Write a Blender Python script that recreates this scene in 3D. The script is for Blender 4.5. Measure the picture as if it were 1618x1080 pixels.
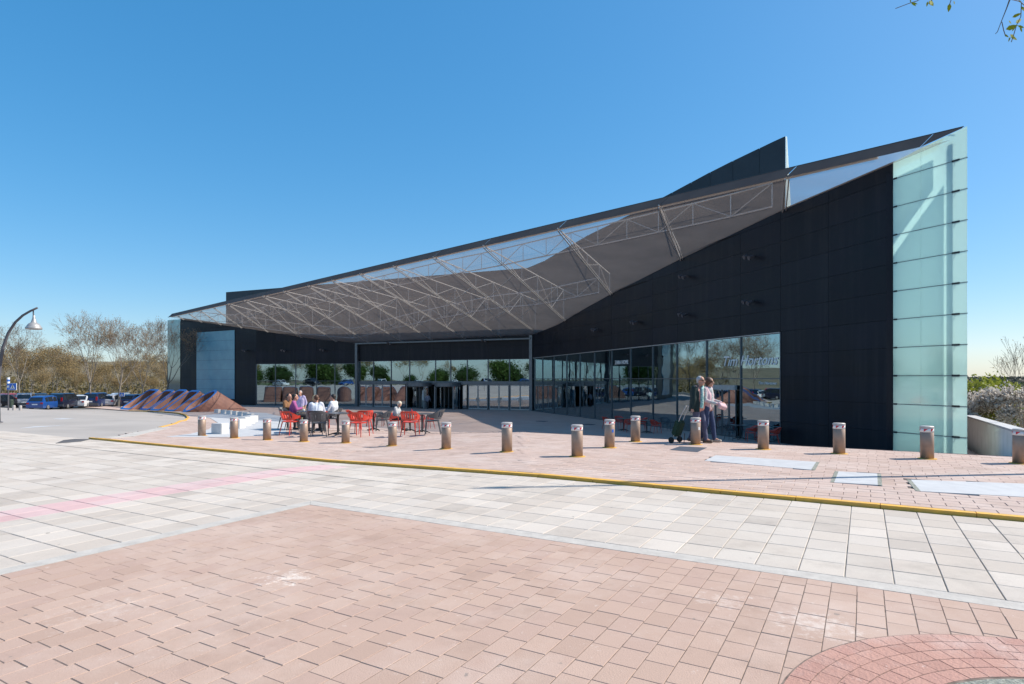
import bpy, bmesh, math, random
from mathutils import Vector, Matrix
R = math.radians
random.seed(7)
S = bpy.context.scene
for o in list(bpy.data.objects):
    bpy.data.objects.remove(o, do_unlink=True)
COL = S.collection

# ------------------------------------------------------------------ camera, sky, sun, exposure
EYE, FPX, HOR = 1.65, 960.0, 598.0            # eye height (m), focal length and horizon (photo pixels)
cam = bpy.data.cameras.new('camera')
cam.sensor_width = 36.0
cam.lens = FPX / 1618 * 36
cam.shift_y = (HOR - 540) / 1618
cam.clip_start, cam.clip_end = 0.1, 6000
camo = bpy.data.objects.new('camera', cam)
camo.location = (0, 0, EYE)
camo.rotation_euler = (R(90), 0, 0)
COL.objects.link(camo)
S.camera = camo
SUN_EL = R(44)
SUN_AZ = (0.9937, 0.1118)                      # towards the sun, in plan
W = bpy.data.worlds.new('World')
S.world = W
W.use_nodes = True
nt = W.node_tree
sky = nt.nodes.new('ShaderNodeTexSky')
sky.sky_type = 'NISHITA'
sky.sun_disc = False
sky.sun_elevation = SUN_EL
sky.sun_rotation = math.atan2(SUN_AZ[0], SUN_AZ[1])
sky.altitude = 700
sky.air_density = 1.0
sky.dust_density = 1.3
sky.ozone_density = 6.0
gm = nt.nodes.new('ShaderNodeGamma')              # softer contrast and fuller blue over the whole sky, as the photograph was developed
gm.inputs[1].default_value = 0.55
hs = nt.nodes.new('ShaderNodeHueSaturation')
hs.inputs['Hue'].default_value = 0.497
hs.inputs['Saturation'].default_value = 1.70
hs.inputs['Value'].default_value = 1.52
nt.links.new(sky.outputs[0], gm.inputs[0])
nt.links.new(gm.outputs[0], hs.inputs['Color'])
nt.links.new(hs.outputs[0], nt.nodes['Background'].inputs[0])
nt.nodes['Background'].inputs[1].default_value = 0.15
sl = bpy.data.lights.new('sun', 'SUN')
sl.energy = 4.3
sl.angle = R(0.53)
sl.color = (1.0, 0.935, 0.84)
so = bpy.data.objects.new('sun', sl)
sd = Vector((SUN_AZ[0] * math.cos(SUN_EL), SUN_AZ[1] * math.cos(SUN_EL), math.sin(SUN_EL)))
so.rotation_euler = sd.to_track_quat('Z', 'Y').to_euler()
so.location = (30, 0, 40)
COL.objects.link(so)
S.view_settings.view_transform = 'Standard'
S.view_settings.look = 'None'
S.view_settings.gamma = 1
S.view_settings.exposure = 0.65
S.view_settings.use_curve_mapping = False

# ------------------------------------------------------------------ helpers
def lerp(a, b, t):
    return a + (b - a) * t

def clamp01(t):
    return 0.0 if t < 0 else 1.0 if t > 1 else t

AX, BX = Vector((0.501, 0.8654)), Vector((0.8654, -0.501))     # paving axes: A away to the right, B to the right
def gz(x, y):
    """height of the ground: level near the camera, then a fall behind the bollards to the lower plaza"""
    a = x * AX.x + y * AX.y
    left = 0.07 * min(max(0.3 - x, 0), 4.1) * clamp01((a - 7.5) / 5) * (1 - clamp01((a - 16) / 15))
    return -(left + 0.105 * min(max(a - 16, 0), 15) + 0.009 * min(max(a - 31, 0), 25))

def ray(px, py):
    return (px - 809) / FPX, (HOR - py) / FPX

def gp(px, py, off=0.0):
    """the point of the ground under a photo pixel"""
    kx, kz = ray(px, py)
    f = lambda m: EYE + kz * m - gz(kx * m, m) - off
    m = 1.5
    while f(m) > 0 and m < 260: m += 0.1
    a, b = m - 0.1, m
    for _ in range(30):
        c = (a + b) / 2
        if f(c) > 0: a = c
        else: b = c
    return Vector((kx * a, a, gz(kx * a, a) + off))

class MB:
    """collects faces; build() links them as ONE mesh object"""
    def __init__(s):
        s.v, s.f, s.m, s.t = [], [], [], []
    def quad(s, pts, mi=0, tint=0.0):
        n = len(s.v)
        s.v += [tuple(p) for p in pts]
        s.f.append(tuple(range(n, n + len(pts))))
        s.m.append(mi); s.t.append(tint)
    def add(s, vs, fs, mi=0, tint=0.0):
        n = len(s.v)
        s.v += [tuple(p) for p in vs]
        for f in fs:
            s.f.append(tuple(i + n for i in f)); s.m.append(mi); s.t.append(tint)
    def box(s, c, d, mat=None, mi=0, tint=0.0):
        x, y, z = d[0] / 2, d[1] / 2, d[2] / 2
        vs = [Vector((a * x, b * y, e * z)) for e in (-1, 1) for b in (-1, 1) for a in (-1, 1)]
        if mat is not None:
            vs = [mat @ v for v in vs]
        c = Vector(c)
        s.add([v + c for v in vs], [(0, 2, 3, 1), (4, 5, 7, 6), (0, 1, 5, 4), (2, 6, 7, 3), (0, 4, 6, 2), (1, 3, 7, 5)], mi, tint)
    def prism(s, poly, d, mi=0):
        """a polygon (3D points) given thickness along the vector d"""
        d = Vector(d); n = len(poly)
        a = [Vector(p) for p in poly]; b = [p + d for p in a]
        fs = [tuple(range(n))[::-1], tuple(range(n, 2 * n))]
        for i in range(n):
            j = (i + 1) % n
            fs.append((i, j, n + j, n + i))
        s.add(a + b, fs, mi)
    def tube(s, pts, rad, sides=6, mi=0, cap=True):
        pts = [Vector(p) for p in pts]
        if not hasattr(rad, '__len__'):
            rad = [rad] * len(pts)
        n0 = len(s.v); up = None
        for i, p in enumerate(pts):
            t = (pts[min(i + 1, len(pts) - 1)] - pts[max(i - 1, 0)])
            if t.length < 1e-9: t = Vector((0, 0, 1))
            t.normalize()
            if up is None:
                up = t.orthogonal().normalized()
            u = (up - t * up.dot(t))
            u = t.orthogonal().normalized() if u.length < 1e-6 else u.normalized()
            up = u; w = t.cross(u)
            for k in range(sides):
                a = 2 * math.pi * k / sides
                s.v.append(tuple(p + (u * math.cos(a) + w * math.sin(a)) * rad[i]))
        for i in range(len(pts) - 1):
            for k in range(sides):
                k2 = (k + 1) % sides
                a = n0 + i * sides
                s.f.append((a + k, a + k2, a + sides + k2, a + sides + k)); s.m.append(mi); s.t.append(0)
        if cap:
            s.f.append(tuple(range(n0, n0 + sides))[::-1]); s.m.append(mi); s.t.append(0)
            e = n0 + (len(pts) - 1) * sides
            s.f.append(tuple(range(e, e + sides))); s.m.append(mi); s.t.append(0)
    def lathe(s, prof, sides=20, c=(0, 0, 0), mi=0):
        """profile of (radius, height), turned about a vertical axis through c"""
        n0 = len(s.v)
        for r, z in prof:
            for k in range(sides):
                a = 2 * math.pi * k / sides
                s.v.append((c[0] + r * math.cos(a), c[1] + r * math.sin(a), c[2] + z))
        for i in range(len(prof) - 1):
            for k in range(sides):
                k2 = (k + 1) % sides; a = n0 + i * sides
                s.f.append((a + k, a + k2, a + sides + k2, a + sides + k)); s.m.append(mi); s.t.append(0)
        s.f.append(tuple(range(n0, n0 + sides))[::-1]); s.m.append(mi); s.t.append(0)
        e = n0 + (len(prof) - 1) * sides
        s.f.append(tuple(range(e, e + sides))); s.m.append(mi); s.t.append(0)
    def ball(s, c, r, u=8, v=6, sc=(1, 1, 1), mi=0):
        prof = [(max(1e-4, math.sin(math.pi * i / v)), -math.cos(math.pi * i / v)) for i in range(v + 1)]
        n0 = len(s.v); s.lathe(prof, u, (0, 0, 0), mi)
        for i in range(n0, len(s.v)):
            p = s.v[i]; s.v[i] = (c[0] + p[0] * r * sc[0], c[1] + p[1] * r * sc[1], c[2] + p[2] * r * sc[2])
    def mesh(s, name, mats=None, smooth=False, tint=False):
        me = bpy.data.meshes.new(name)
        me.from_pydata(s.v, [], s.f)
        if mats is not None:
            for m in (mats if isinstance(mats, (list, tuple)) else [mats]):
                me.materials.append(m)
            if any(s.m): me.polygons.foreach_set('material_index', s.m)
        if smooth: me.polygons.foreach_set('use_smooth', [True] * len(me.polygons))
        if tint:
            at = me.attributes.new('tint', 'FLOAT', 'FACE'); at.data.foreach_set('value', s.t)
        me.update()
        return me
    def build(s, name, mats, parent=None, smooth=False, tint=False):
        return link(name, s.mesh(name, mats, smooth, tint), parent)

def link(name, me, parent=None, loc=None):
    o = bpy.data.objects.new(name, me)
    COL.objects.link(o)
    if parent is not None: o.parent = parent
    if loc is not None: o.location = loc
    return o

def tag(o, label=None, cat=None, group=None, kind=None):
    if label: o['label'] = label
    if cat: o['category'] = cat
    if group: o['group'] = group
    if kind: o['kind'] = kind
    return o

def thing(name, label, cat, loc=(0, 0, 0), rz=0.0, group=None):
    o = bpy.data.objects.new(name, None)
    o.empty_display_size = 0.2
    o.location = loc; o.rotation_euler = (0, 0, rz)
    COL.objects.link(o)
    return tag(o, label, cat, group)

KIDS = {}
def kids(o):
    return [c for c in bpy.data.objects if c.parent == o]

def copy_tree(o, loc=None, rz=None, label=None, group=None, scale=None, _par=None):
    c = o.copy(); COL.objects.link(c)
    if _par is not None: c.parent = _par
    if loc is not None: c.location = loc
    if rz is not None: c.rotation_euler = (0, 0, rz)
    if scale is not None: c.scale = scale if hasattr(scale, '__len__') else (scale,) * 3
    if label: c['label'] = label
    if group: c['group'] = group
    for ch in (KIDS[o.name] if o.name in KIDS else kids(o)):
        copy_tree(ch, _par=c)
    return c

def freeze(o):
    """remember the tree below a prototype so copies are quick"""
    KIDS[o.name] = kids(o)
    for c in KIDS[o.name]: freeze(c)

# ------------------------------------------------------------------ materials
def node(nt, t, **kw):
    n = nt.nodes.new(t)
    for k, v in kw.items(): setattr(n, k, v)
    return n

def mat(name, col, col2=None, scale=3.0, rough=0.6, metal=0.0, bump=0.0, bscale=40.0, spec=0.5, coords='Object', detail=5.0, rvar=0.0, trans=None, coat=0.0, orand=0.0):
    m = bpy.data.materials.new(name); m.use_nodes = True
    t = m.node_tree; b = t.nodes['Principled BSDF']
    b.inputs['Roughness'].default_value = rough
    b.inputs['Metallic'].default_value = metal
    b.inputs['Specular IOR Level'].default_value = spec
    b.inputs['Coat Weight'].default_value = coat
    b.inputs['Coat Roughness'].default_value = 0.06
    tc = node(t, 'ShaderNodeTexCoord')
    src = tc.outputs['Object']
    if coords == 'World':
        g = node(t, 'ShaderNodeNewGeometry'); src = g.outputs['Position']
    nz = node(t, 'ShaderNodeTexNoise'); nz.inputs['Scale'].default_value = scale; nz.inputs['Detail'].default_value = detail
    t.links.new(src, nz.inputs['Vector'])
    if col2 is None: col2 = tuple(c * 0.82 for c in col)
    rp = node(t, 'ShaderNodeValToRGB')
    rp.color_ramp.elements[0].position = 0.3; rp.color_ramp.elements[1].position = 0.7
    rp.color_ramp.elements[0].color = (*col2, 1); rp.color_ramp.elements[1].color = (*col, 1)
    t.links.new(nz.outputs[0], rp.inputs[0])
    out = rp.outputs[0]
    if orand:
        oi = node(t, 'ShaderNodeObjectInfo')
        hs = node(t, 'ShaderNodeHueSaturation')
        mr = node(t, 'ShaderNodeMapRange'); mr.inputs[3].default_value = 1 - orand; mr.inputs[4].default_value = 1 + orand
        t.links.new(oi.outputs['Random'], mr.inputs[0]); t.links.new(mr.outputs[0], hs.inputs['Value'])
        t.links.new(out, hs.inputs['Color']); out = hs.outputs[0]
    t.links.new(out, b.inputs['Base Color'])
    if rvar:
        mr = node(t, 'ShaderNodeMapRange'); mr.inputs[3].default_value = rough - rvar; mr.inputs[4].default_value = rough + rvar
        t.links.new(nz.outputs[0], mr.inputs[0]); t.links.new(mr.outputs[0], b.inputs['Roughness'])
    if bump:
        n2 = node(t, 'ShaderNodeTexNoise'); n2.inputs['Scale'].default_value = bscale; n2.inputs['Detail'].default_value = 4
        t.links.new(src, n2.inputs['Vector'])
        bp = node(t, 'ShaderNodeBump'); bp.inputs['Strength'].default_value = bump; bp.inputs['Distance'].default_value = 0.02
        t.links.new(n2.outputs[0], bp.inputs['Height']); t.links.new(bp.outputs[0], b.inputs['Normal'])
    return m

def paver(name, cols, stain=(0.75, 0.7, 0.66), dark=(0.2, 0.18, 0.16), bump=0.35, bscale=90.0, pale=0.62, spots=()):
    """paving stone: a tint per piece, fine speckle, worn pale patches and a few dark spots, all fixed in the place"""
    m = bpy.data.materials.new(name); m.use_nodes = True
    t = m.node_tree; b = t.nodes['Principled BSDF']
    b.inputs['Roughness'].default_value = 0.85; b.inputs['Specular IOR Level'].default_value = 0.25
    g = node(t, 'ShaderNodeNewGeometry'); P = g.outputs['Position']
    oi = node(t, 'ShaderNodeObjectInfo'); at = node(t, 'ShaderNodeAttribute'); at.attribute_name = 'tint'
    ad = node(t, 'ShaderNodeMath', operation='ADD'); t.links.new(oi.outputs['Random'], ad.inputs[0]); t.links.new(at.outputs['Fac'], ad.inputs[1])
    fr = node(t, 'ShaderNodeMath', operation='FRACT'); t.links.new(ad.outputs[0], fr.inputs[0])
    rp = node(t, 'ShaderNodeValToRGB'); e = rp.color_ramp.elements
    e[0].color = (*cols[0], 1); e[1].color = (*cols[-1], 1)
    for i, c in enumerate(cols[1:-1]):
        n = e.new((i + 1) / (len(cols) - 1)); n.color = (*c, 1)
    t.links.new(fr.outputs[0], rp.inputs[0])
    def noise(sc, det=4.0, rg=0.6):
        n = node(t, 'ShaderNodeTexNoise'); n.inputs['Scale'].default_value = sc; n.inputs['Detail'].default_value = det; n.inputs['Roughness'].default_value = rg
        t.links.new(P, n.inputs['Vector']); return n.outputs[0]
    def mixc(a, col, fac, mode='MIX'):
        x = node(t, 'ShaderNodeMix', data_type='RGBA', blend_type=mode)
        t.links.new(fac, x.inputs[0]); t.links.new(a, x.inputs[6])
        if isinstance(col, tuple): x.inputs[7].default_value = (*col, 1)
        else: t.links.new(col, x.inputs[7])
        return x.outputs[2]
    def ramp(src, a, c, top=1.0):
        r = node(t, 'ShaderNodeMapRange'); r.inputs[1].default_value = a; r.inputs[2].default_value = c; r.inputs[4].default_value = top
        t.links.new(src, r.inputs[0]); return r.outputs[0]
    c = rp.outputs[0]
    c = mixc(c, tuple(x * 0.72 for x in cols[0]), ramp(noise(160.0, 3), 0.5, 0.75, 0.45))     # grain
    c = mixc(c, stain, ramp(noise(0.55, 6, 0.7), 0.48, 0.75, 0.5))                            # worn pale areas
    c = mixc(c, tuple(x * 0.55 for x in cols[0]), ramp(noise(0.9, 7, 0.75), 0.52, 0.8, 0.5))  # dirt
    c = mixc(c, stain, ramp(noise(6.5, 6, 0.8), pale, pale + 0.1, 0.55))                      # scuffs
    c = mixc(c, dark, ramp(noise(9.0, 2, 0.5), 0.735, 0.76, 0.65))                            # gum and oil spots
    for (sx, sy, sr, top) in spots:                                                           # spilt mortar and lime bloom
        vd = node(t, 'ShaderNodeVectorMath', operation='DISTANCE'); t.links.new(P, vd.inputs[0]); vd.inputs[1].default_value = (sx, sy, 0)
        fo = ramp(vd.outputs['Value'], sr, 0.0, 1.0)
        th = node(t, 'ShaderNodeMath', operation='MULTIPLY_ADD'); t.links.new(fo, th.inputs[0]); th.inputs[1].default_value = 0.22; t.links.new(noise(11.0, 8, 0.8), th.inputs[2])
        c = mixc(c, (0.74, 0.69, 0.63), ramp(th.outputs[0], 0.62, 0.74, top))
    t.links.new(c, b.inputs['Base Color'])
    bp = node(t, 'ShaderNodeBump'); bp.inputs['Strength'].default_value = bump; bp.inputs['Distance'].default_value = 0.01
    t.links.new(noise(bscale, 4), bp.inputs['Height']); t.links.new(bp.outputs[0], b.inputs['Normal'])
    return m

def glass(name, tint, base=0.2, gloss=(0.9, 0.97, 1.0), rough=0.004):
    m = bpy.data.materials.new(name); m.use_nodes = True
    t = m.node_tree; t.nodes.remove(t.nodes['Principled BSDF']); out = t.nodes['Material Output']
    tr = node(t, 'ShaderNodeBsdfTransparent'); tr.inputs[0].default_value = (*tint, 1)
    gl = node(t, 'ShaderNodeBsdfGlossy'); gl.inputs[0].default_value = (*gloss, 1); gl.inputs['Roughness'].default_value = rough
    lw = node(t, 'ShaderNodeLayerWeight'); lw.inputs[0].default_value = 0.5
    pw = node(t, 'ShaderNodeMath', operation='POWER'); t.links.new(lw.outputs['Facing'], pw.inputs[0]); pw.inputs[1].default_value = 3.0
    ma = node(t, 'ShaderNodeMath', operation='MULTIPLY_ADD'); t.links.new(pw.outputs[0], ma.inputs[0]); ma.inputs[1].default_value = 1 - base; ma.inputs[2].default_value = base
    # large panes are never perfectly flat
    g = node(t, 'ShaderNodeNewGeometry'); nz = node(t, 'ShaderNodeTexNoise'); nz.inputs['Scale'].default_value = 0.9; nz.inputs['Detail'].default_value = 1
    t.links.new(g.outputs['Position'], nz.inputs['Vector'])
    bp = node(t, 'ShaderNodeBump'); bp.inputs['Strength'].default_value = 0.05; bp.inputs['Distance'].default_value = 0.05
    t.links.new(nz.outputs[0], bp.inputs['Height']); t.links.new(bp.outputs[0], gl.inputs['Normal'])
    mx = node(t, 'ShaderNodeMixShader')
    t.links.new(ma.outputs[0], mx.inputs[0]); t.links.new(tr.outputs[0], mx.inputs[1]); t.links.new(gl.outputs[0], mx.inputs[2])
    t.links.new(mx.outputs[0], out.inputs[0])
    return m

def frosted(name, col, tcol, gloss=0.12, thru=0.6):
    """frosted coloured glass: light passes through it scattered"""
    m = bpy.data.materials.new(name); m.use_nodes = True
    t = m.node_tree; t.nodes.remove(t.nodes['Principled BSDF']); out = t.nodes['Material Output']
    df = node(t, 'ShaderNodeBsdfDiffuse'); df.inputs[0].default_value = (*col, 1)
    tl = node(t, 'ShaderNodeBsdfTranslucent'); tl.inputs[0].default_value = (*tcol, 1)
    gl = node(t, 'ShaderNodeBsdfGlossy'); gl.inputs['Roughness'].default_value = 0.05; gl.inputs[0].default_value = (0.9, 1, 1, 1)
    m1 = node(t, 'ShaderNodeMixShader'); m1.inputs[0].default_value = thru
    t.links.new(df.outputs[0], m1.inputs[1]); t.links.new(tl.outputs[0], m1.inputs[2])
    lw = node(t, 'ShaderNodeLayerWeight'); lw.inputs[0].default_value = 0.5
    pw = node(t, 'ShaderNodeMath', operation='POWER'); t.links.new(lw.outputs['Facing'], pw.inputs[0]); pw.inputs[1].default_value = 3.0
    ma = node(t, 'ShaderNodeMath', operation='MULTIPLY_ADD'); t.links.new(pw.outputs[0], ma.inputs[0]); ma.inputs[1].default_value = 0.5; ma.inputs[2].default_value = gloss
    m2 = node(t, 'ShaderNodeMixShader'); t.links.new(ma.outputs[0], m2.inputs[0]); t.links.new(m1.outputs[0], m2.inputs[1]); t.links.new(gl.outputs[0], m2.inputs[2])
    t.links.new(m2.outputs[0], out.inputs[0])
    return m

def meshmat(name, col, open_, scale):
    """perforated sheet: holes too small to build are let through as an even share of open area"""
    m = bpy.data.materials.new(name); m.use_nodes = True
    t = m.node_tree; b = t.nodes['Principled BSDF']; out = t.nodes['Material Output']
    b.inputs['Base Color'].default_value = (*col, 1); b.inputs['Roughness'].default_value = 0.45; b.inputs['Metallic'].default_value = 0.25
    tl = node(t, 'ShaderNodeBsdfTranslucent'); tl.inputs[0].default_value = (*col, 1)
    m0 = node(t, 'ShaderNodeMixShader'); m0.inputs[0].default_value = 0.12
    t.links.new(b.outputs[0], m0.inputs[1]); t.links.new(tl.outputs[0], m0.inputs[2])
    tr = node(t, 'ShaderNodeBsdfTransparent')
    g = node(t, 'ShaderNodeNewGeometry'); nz = node(t, 'ShaderNodeTexNoise'); nz.inputs['Scale'].default_value = scale; nz.inputs['Detail'].default_value = 3
    t.links.new(g.outputs['Position'], nz.inputs['Vector'])
    mr = node(t, 'ShaderNodeMapRange'); mr.inputs[3].default_value = open_ - 0.14; mr.inputs[4].default_value = open_ + 0.14
    t.links.new(nz.outputs[0], mr.inputs[0])
    mx = node(t, 'ShaderNodeMixShader'); t.links.new(mr.outputs[0], mx.inputs[0]); t.links.new(m0.outputs[0], mx.inputs[1]); t.links.new(tr.outputs[0], mx.inputs[2])
    t.links.new(mx.outputs[0], out.inputs[0])
    return m

def leafmat(name, col, col2):
    m = mat(name, col, col2, 2.0, rough=0.6, spec=0.2)
    t = m.node_tree; b = t.nodes['Principled BSDF']; out = t.nodes['Material Output']
    tl = node(t, 'ShaderNodeBsdfTranslucent')
    src = b.inputs['Base Color'].links[0].from_socket
    t.links.new(src, tl.inputs[0])
    mx = node(t, 'ShaderNodeMixShader'); mx.inputs[0].default_value = 0.35
    t.links.new(b.outputs[0], mx.inputs[1]); t.links.new(tl.outputs[0], mx.inputs[2]); t.links.new(mx.outputs[0], out.inputs[0])
    return m

K = {}
K['brick'] = paver('pink_brick', [(0.41, 0.285, 0.225), (0.46, 0.325, 0.258), (0.43, 0.30, 0.243), (0.475, 0.34, 0.272)], stain=(0.60, 0.50, 0.44), spots=((-1.86, 5.04, .36, .55), (2.05, 4.08, .5, .32), (1.55, 4.5, .35, .25), (-2.9, 4.3, .6, .14)))
K['redbrick'] = paver('red_brick', [(0.40, 0.225, 0.18), (0.47, 0.27, 0.215), (0.43, 0.24, 0.195)], bump=0.9, bscale=55)
K['slab'] = paver('grey_slab', [(0.43, 0.375, 0.325), (0.55, 0.485, 0.42), (0.48, 0.415, 0.355), (0.52, 0.465, 0.41), (0.58, 0.515, 0.45)], stain=(0.60, 0.55, 0.48), bump=0.5)
K['slabpink'] = paver('slab_painted_pink', [(0.56, 0.37, 0.36), (0.58, 0.40, 0.39), (0.57, 0.43, 0.415)], stain=(0.6, 0.5, 0.48), pale=0.58)
K['walk'] = paver('pavement_brick', [(0.44, 0.325, 0.27), (0.49, 0.365, 0.31), (0.46, 0.345, 0.295), (0.52, 0.40, 0.345)], stain=(0.60, 0.52, 0.47))
K['joint'] = mat('joint_sand', (0.24, 0.18, 0.145), (0.10, 0.075, 0.06), 14, 0.95, coords='World')
K['jointpale'] = mat('joint_mortar', (0.36, 0.33, 0.29), (0.16, 0.145, 0.125), 5, 0.95, coords='World')
K['border'] = mat('concrete_border', (0.50, 0.465, 0.42), (0.40, 0.37, 0.335), 7, 0.9, bump=0.3, coords='World')
K['concrete'] = mat('road_concrete', (0.40, 0.36, 0.325), (0.32, 0.29, 0.262), 0.35, 0.9, bump=0.2, bscale=25, coords='World', detail=9)
K['asphalt'] = mat('asphalt', (0.12, 0.115, 0.11), (0.075, 0.073, 0.07), 0.7, 0.92, bump=0.3, coords='World', detail=8)
K['darkground'] = mat('dark_patch', (0.10, 0.095, 0.095), (0.07, 0.066, 0.066), 2, 0.9, bump=0.4, coords='World')
K['whiteslab'] = mat('white_granite', (0.50, 0.50, 0.50), (0.43, 0.43, 0.435), 5, 0.7, bump=0.1, coords='World')
K['pebble'] = mat('pebble_concrete', (0.36, 0.36, 0.31), (0.15, 0.16, 0.13), 30, 0.9, bump=0.9, bscale=60, coords='World')
K['yellow'] = mat('yellow_kerb_paint', (0.74, 0.41, 0.055), (0.58, 0.33, 0.08), 9, 0.75, bump=0.3, bscale=60, coords='World', detail=8)
K['earth'] = mat('earth', (0.19, 0.145, 0.085), (0.11, 0.095, 0.05), 0.08, 0.95, coords='World', detail=10)
K['lawn'] = mat('lawn_grass', (0.13, 0.16, 0.045), (0.08, 0.105, 0.03), 0.5, 0.95, coords='World', detail=8)
K['hill'] = mat('wooded_hill', (0.055, 0.062, 0.04), (0.03, 0.04, 0.032), 0.06, 0.95, coords='World', detail=10)
K['dark'] = mat('dark_cladding', (0.010, 0.011, 0.0185), (0.0045, 0.005, 0.009), 0.7, 0.45, metal=0.0, bump=0.06, bscale=1.2, spec=0.25, coords='World', rvar=0.16, orand=0.22)
def dusty(m):
    t = m.node_tree; b = t.nodes['Principled BSDF']; src = b.inputs['Base Color'].links[0].from_socket
    g = node(t, 'ShaderNodeNewGeometry'); mp = node(t, 'ShaderNodeMapping'); mp.inputs['Scale'].default_value = (1.6, 1.6, 0.10)
    t.links.new(g.outputs['Position'], mp.inputs['Vector'])
    nz = node(t, 'ShaderNodeTexNoise'); nz.inputs['Scale'].default_value = 1.4; nz.inputs['Detail'].default_value = 7; nz.inputs['Roughness'].default_value = 0.65
    t.links.new(mp.outputs[0], nz.inputs['Vector'])
    mr = node(t, 'ShaderNodeMapRange'); mr.inputs[1].default_value = 0.5; mr.inputs[2].default_value = 0.78; mr.inputs[4].default_value = 0.55
    t.links.new(nz.outputs[0], mr.inputs[0])
    mx = node(t, 'ShaderNodeMix', data_type='RGBA'); t.links.new(mr.outputs[0], mx.inputs[0]); t.links.new(src, mx.inputs[6]); mx.inputs[7].default_value = (0.034, 0.033, 0.036, 1)
    t.links.new(mx.outputs[2], b.inputs['Base Color'])
dusty(K['dark'])
K['darkback'] = mat('dark_joint', (0.006, 0.006, 0.008), None, 3, 0.9)
K['upper'] = mat('upper_cladding', (0.030, 0.040, 0.050), (0.020, 0.027, 0.035), 0.6, 0.5, coords='World')
K['upperbrown'] = mat('upper_wall', (0.11, 0.10, 0.095), (0.085, 0.078, 0.075), 0.4, 0.8, coords='World')
K['fascia'] = mat('brown_fascia', (0.21, 0.135, 0.105), (0.165, 0.105, 0.085), 0.7, 0.7, coords='World', spec=0.1)
K['mesh'] = meshmat('perforated_soffit', (0.50, 0.44, 0.405), 0.52, 0.5)
K['steel'] = mat('galvanised_steel', (0.50, 0.475, 0.45), (0.40, 0.38, 0.365), 6, 0.45, metal=0.3)
K['frame'] = mat('grey_aluminium', (0.16, 0.175, 0.19), (0.12, 0.13, 0.145), 4, 0.4, metal=0.6)
K['pane'] = glass('facade_glass', (0.26, 0.40, 0.37), 0.36, (0.72, 0.90, 1.0))
K['panedoor'] = glass('door_glass', (0.25, 0.31, 0.31), 0.40, (0.8, 0.92, 1.0))
K['fin'] = frosted('teal_frosted_glass', (0.40, 0.49, 0.475), (0.76, 0.93, 0.905), thru=.62)
K['palefrost'] = frosted('pale_frosted_glass', (0.6, 0.7, 0.69), (0.92, 0.99, 0.98), 0.04, thru=.88)
K['finleft'] = frosted('blue_frosted_glass', (0.10, 0.22, 0.25), (0.15, 0.3, 0.33), 0.2)
K['poster'] = mat('blue_printed_panel', (0.13, 0.36, 0.46), (0.10, 0.29, 0.40), 0.9, 0.2, coords='World', spec=0.7)
K['white'] = mat('white_paint', (0.78, 0.78, 0.76), (0.68, 0.68, 0.66), 4, 0.5)
K['signwhite'] = mat('sign_white', (0.90, 0.88, 0.85), (0.86, 0.84, 0.81), 4, 0.4)
K['parapet'] = mat('white_render', (0.82, 0.83, 0.80), (0.68, 0.70, 0.66), 1.6, 0.85, bump=0.15, coords='World', detail=9)
K['floor_in'] = mat('interior_floor', (0.30, 0.29, 0.27), (0.22, 0.21, 0.2), 0.8, 0.35, coords='World')
K['wall_in'] = mat('interior_wall', (0.20, 0.21, 0.20), (0.10, 0.11, 0.11), 0.35, 0.8, coords='World')
K['inox'] = mat('brushed_steel', (0.40, 0.285, 0.215), (0.29, 0.205, 0.155), 5, 0.5, metal=0.35, rvar=0.06)
K['cap'] = mat('pale_cap', (0.50, 0.46, 0.43), (0.38, 0.35, 0.33), 8, 0.45, metal=0.2)
K['redmark'] = mat('red_reflector', (0.62, 0.03, 0.05), (0.5, 0.02, 0.04), 6, 0.35)
K['redplastic'] = mat('red_plastic', (0.62, 0.06, 0.035), (0.52, 0.045, 0.03), 5, 0.4)
K['greyplastic'] = mat('grey_plastic', (0.075, 0.08, 0.088), (0.06, 0.063, 0.07), 5, 0.45)
K['blackmetal'] = mat('black_metal', (0.022, 0.022, 0.024), None, 5, 0.45)
K['tabletop'] = mat('grey_table_top', (0.10, 0.10, 0.105), (0.07, 0.07, 0.075), 6, 0.3)
K['rust'] = mat('rust_red_steel', (0.36, 0.175, 0.125), (0.25, 0.115, 0.085), 1.5, 0.6, bump=0.1, coords='World', detail=8)
K['blue'] = mat('blue_painted_edge', (0.045, 0.19, 0.50), (0.035, 0.14, 0.40), 4, 0.45)
K['cube'] = mat('pale_concrete_cube', (0.62, 0.61, 0.59), (0.52, 0.51, 0.5), 4, 0.8, bump=0.1)
K['bark'] = mat('pale_bark', (0.27, 0.235, 0.19), (0.16, 0.135, 0.11), 4, 0.9, bump=0.4, bscale=12)
K['twig'] = mat('brown_twig', (0.20, 0.155, 0.115), (0.14, 0.105, 0.08), 3, 0.9)
K['bud'] = leafmat('ochre_buds', (0.38, 0.27, 0.12), (0.27, 0.20, 0.10))
K['leaf'] = leafmat('green_leaf', (0.10, 0.16, 0.035), (0.05, 0.10, 0.02))
K['leafdark'] = leafmat('dark_green_leaf', (0.06, 0.11, 0.03), (0.03, 0.065, 0.016))
K['willow'] = leafmat('spring_green_leaf', (0.34, 0.36, 0.06), (0.20, 0.25, 0.035))
K['blossom'] = leafmat('white_blossom', (0.74, 0.70, 0.65), (0.58, 0.53, 0.48))
K['lamp'] = mat('lamp_grey', (0.42, 0.41, 0.39), (0.33, 0.32, 0.31), 5, 0.4, metal=0.3)
K['pole'] = mat('pole_grey', (0.10, 0.095, 0.105), (0.075, 0.07, 0.08), 4, 0.5)
K['signblue'] = mat('sign_blue', (0.02, 0.14, 0.55), (0.02, 0.12, 0.48), 4, 0.4)
K['bin'] = mat('bin_green', (0.05, 0.075, 0.055), None, 4, 0.6)
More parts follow.
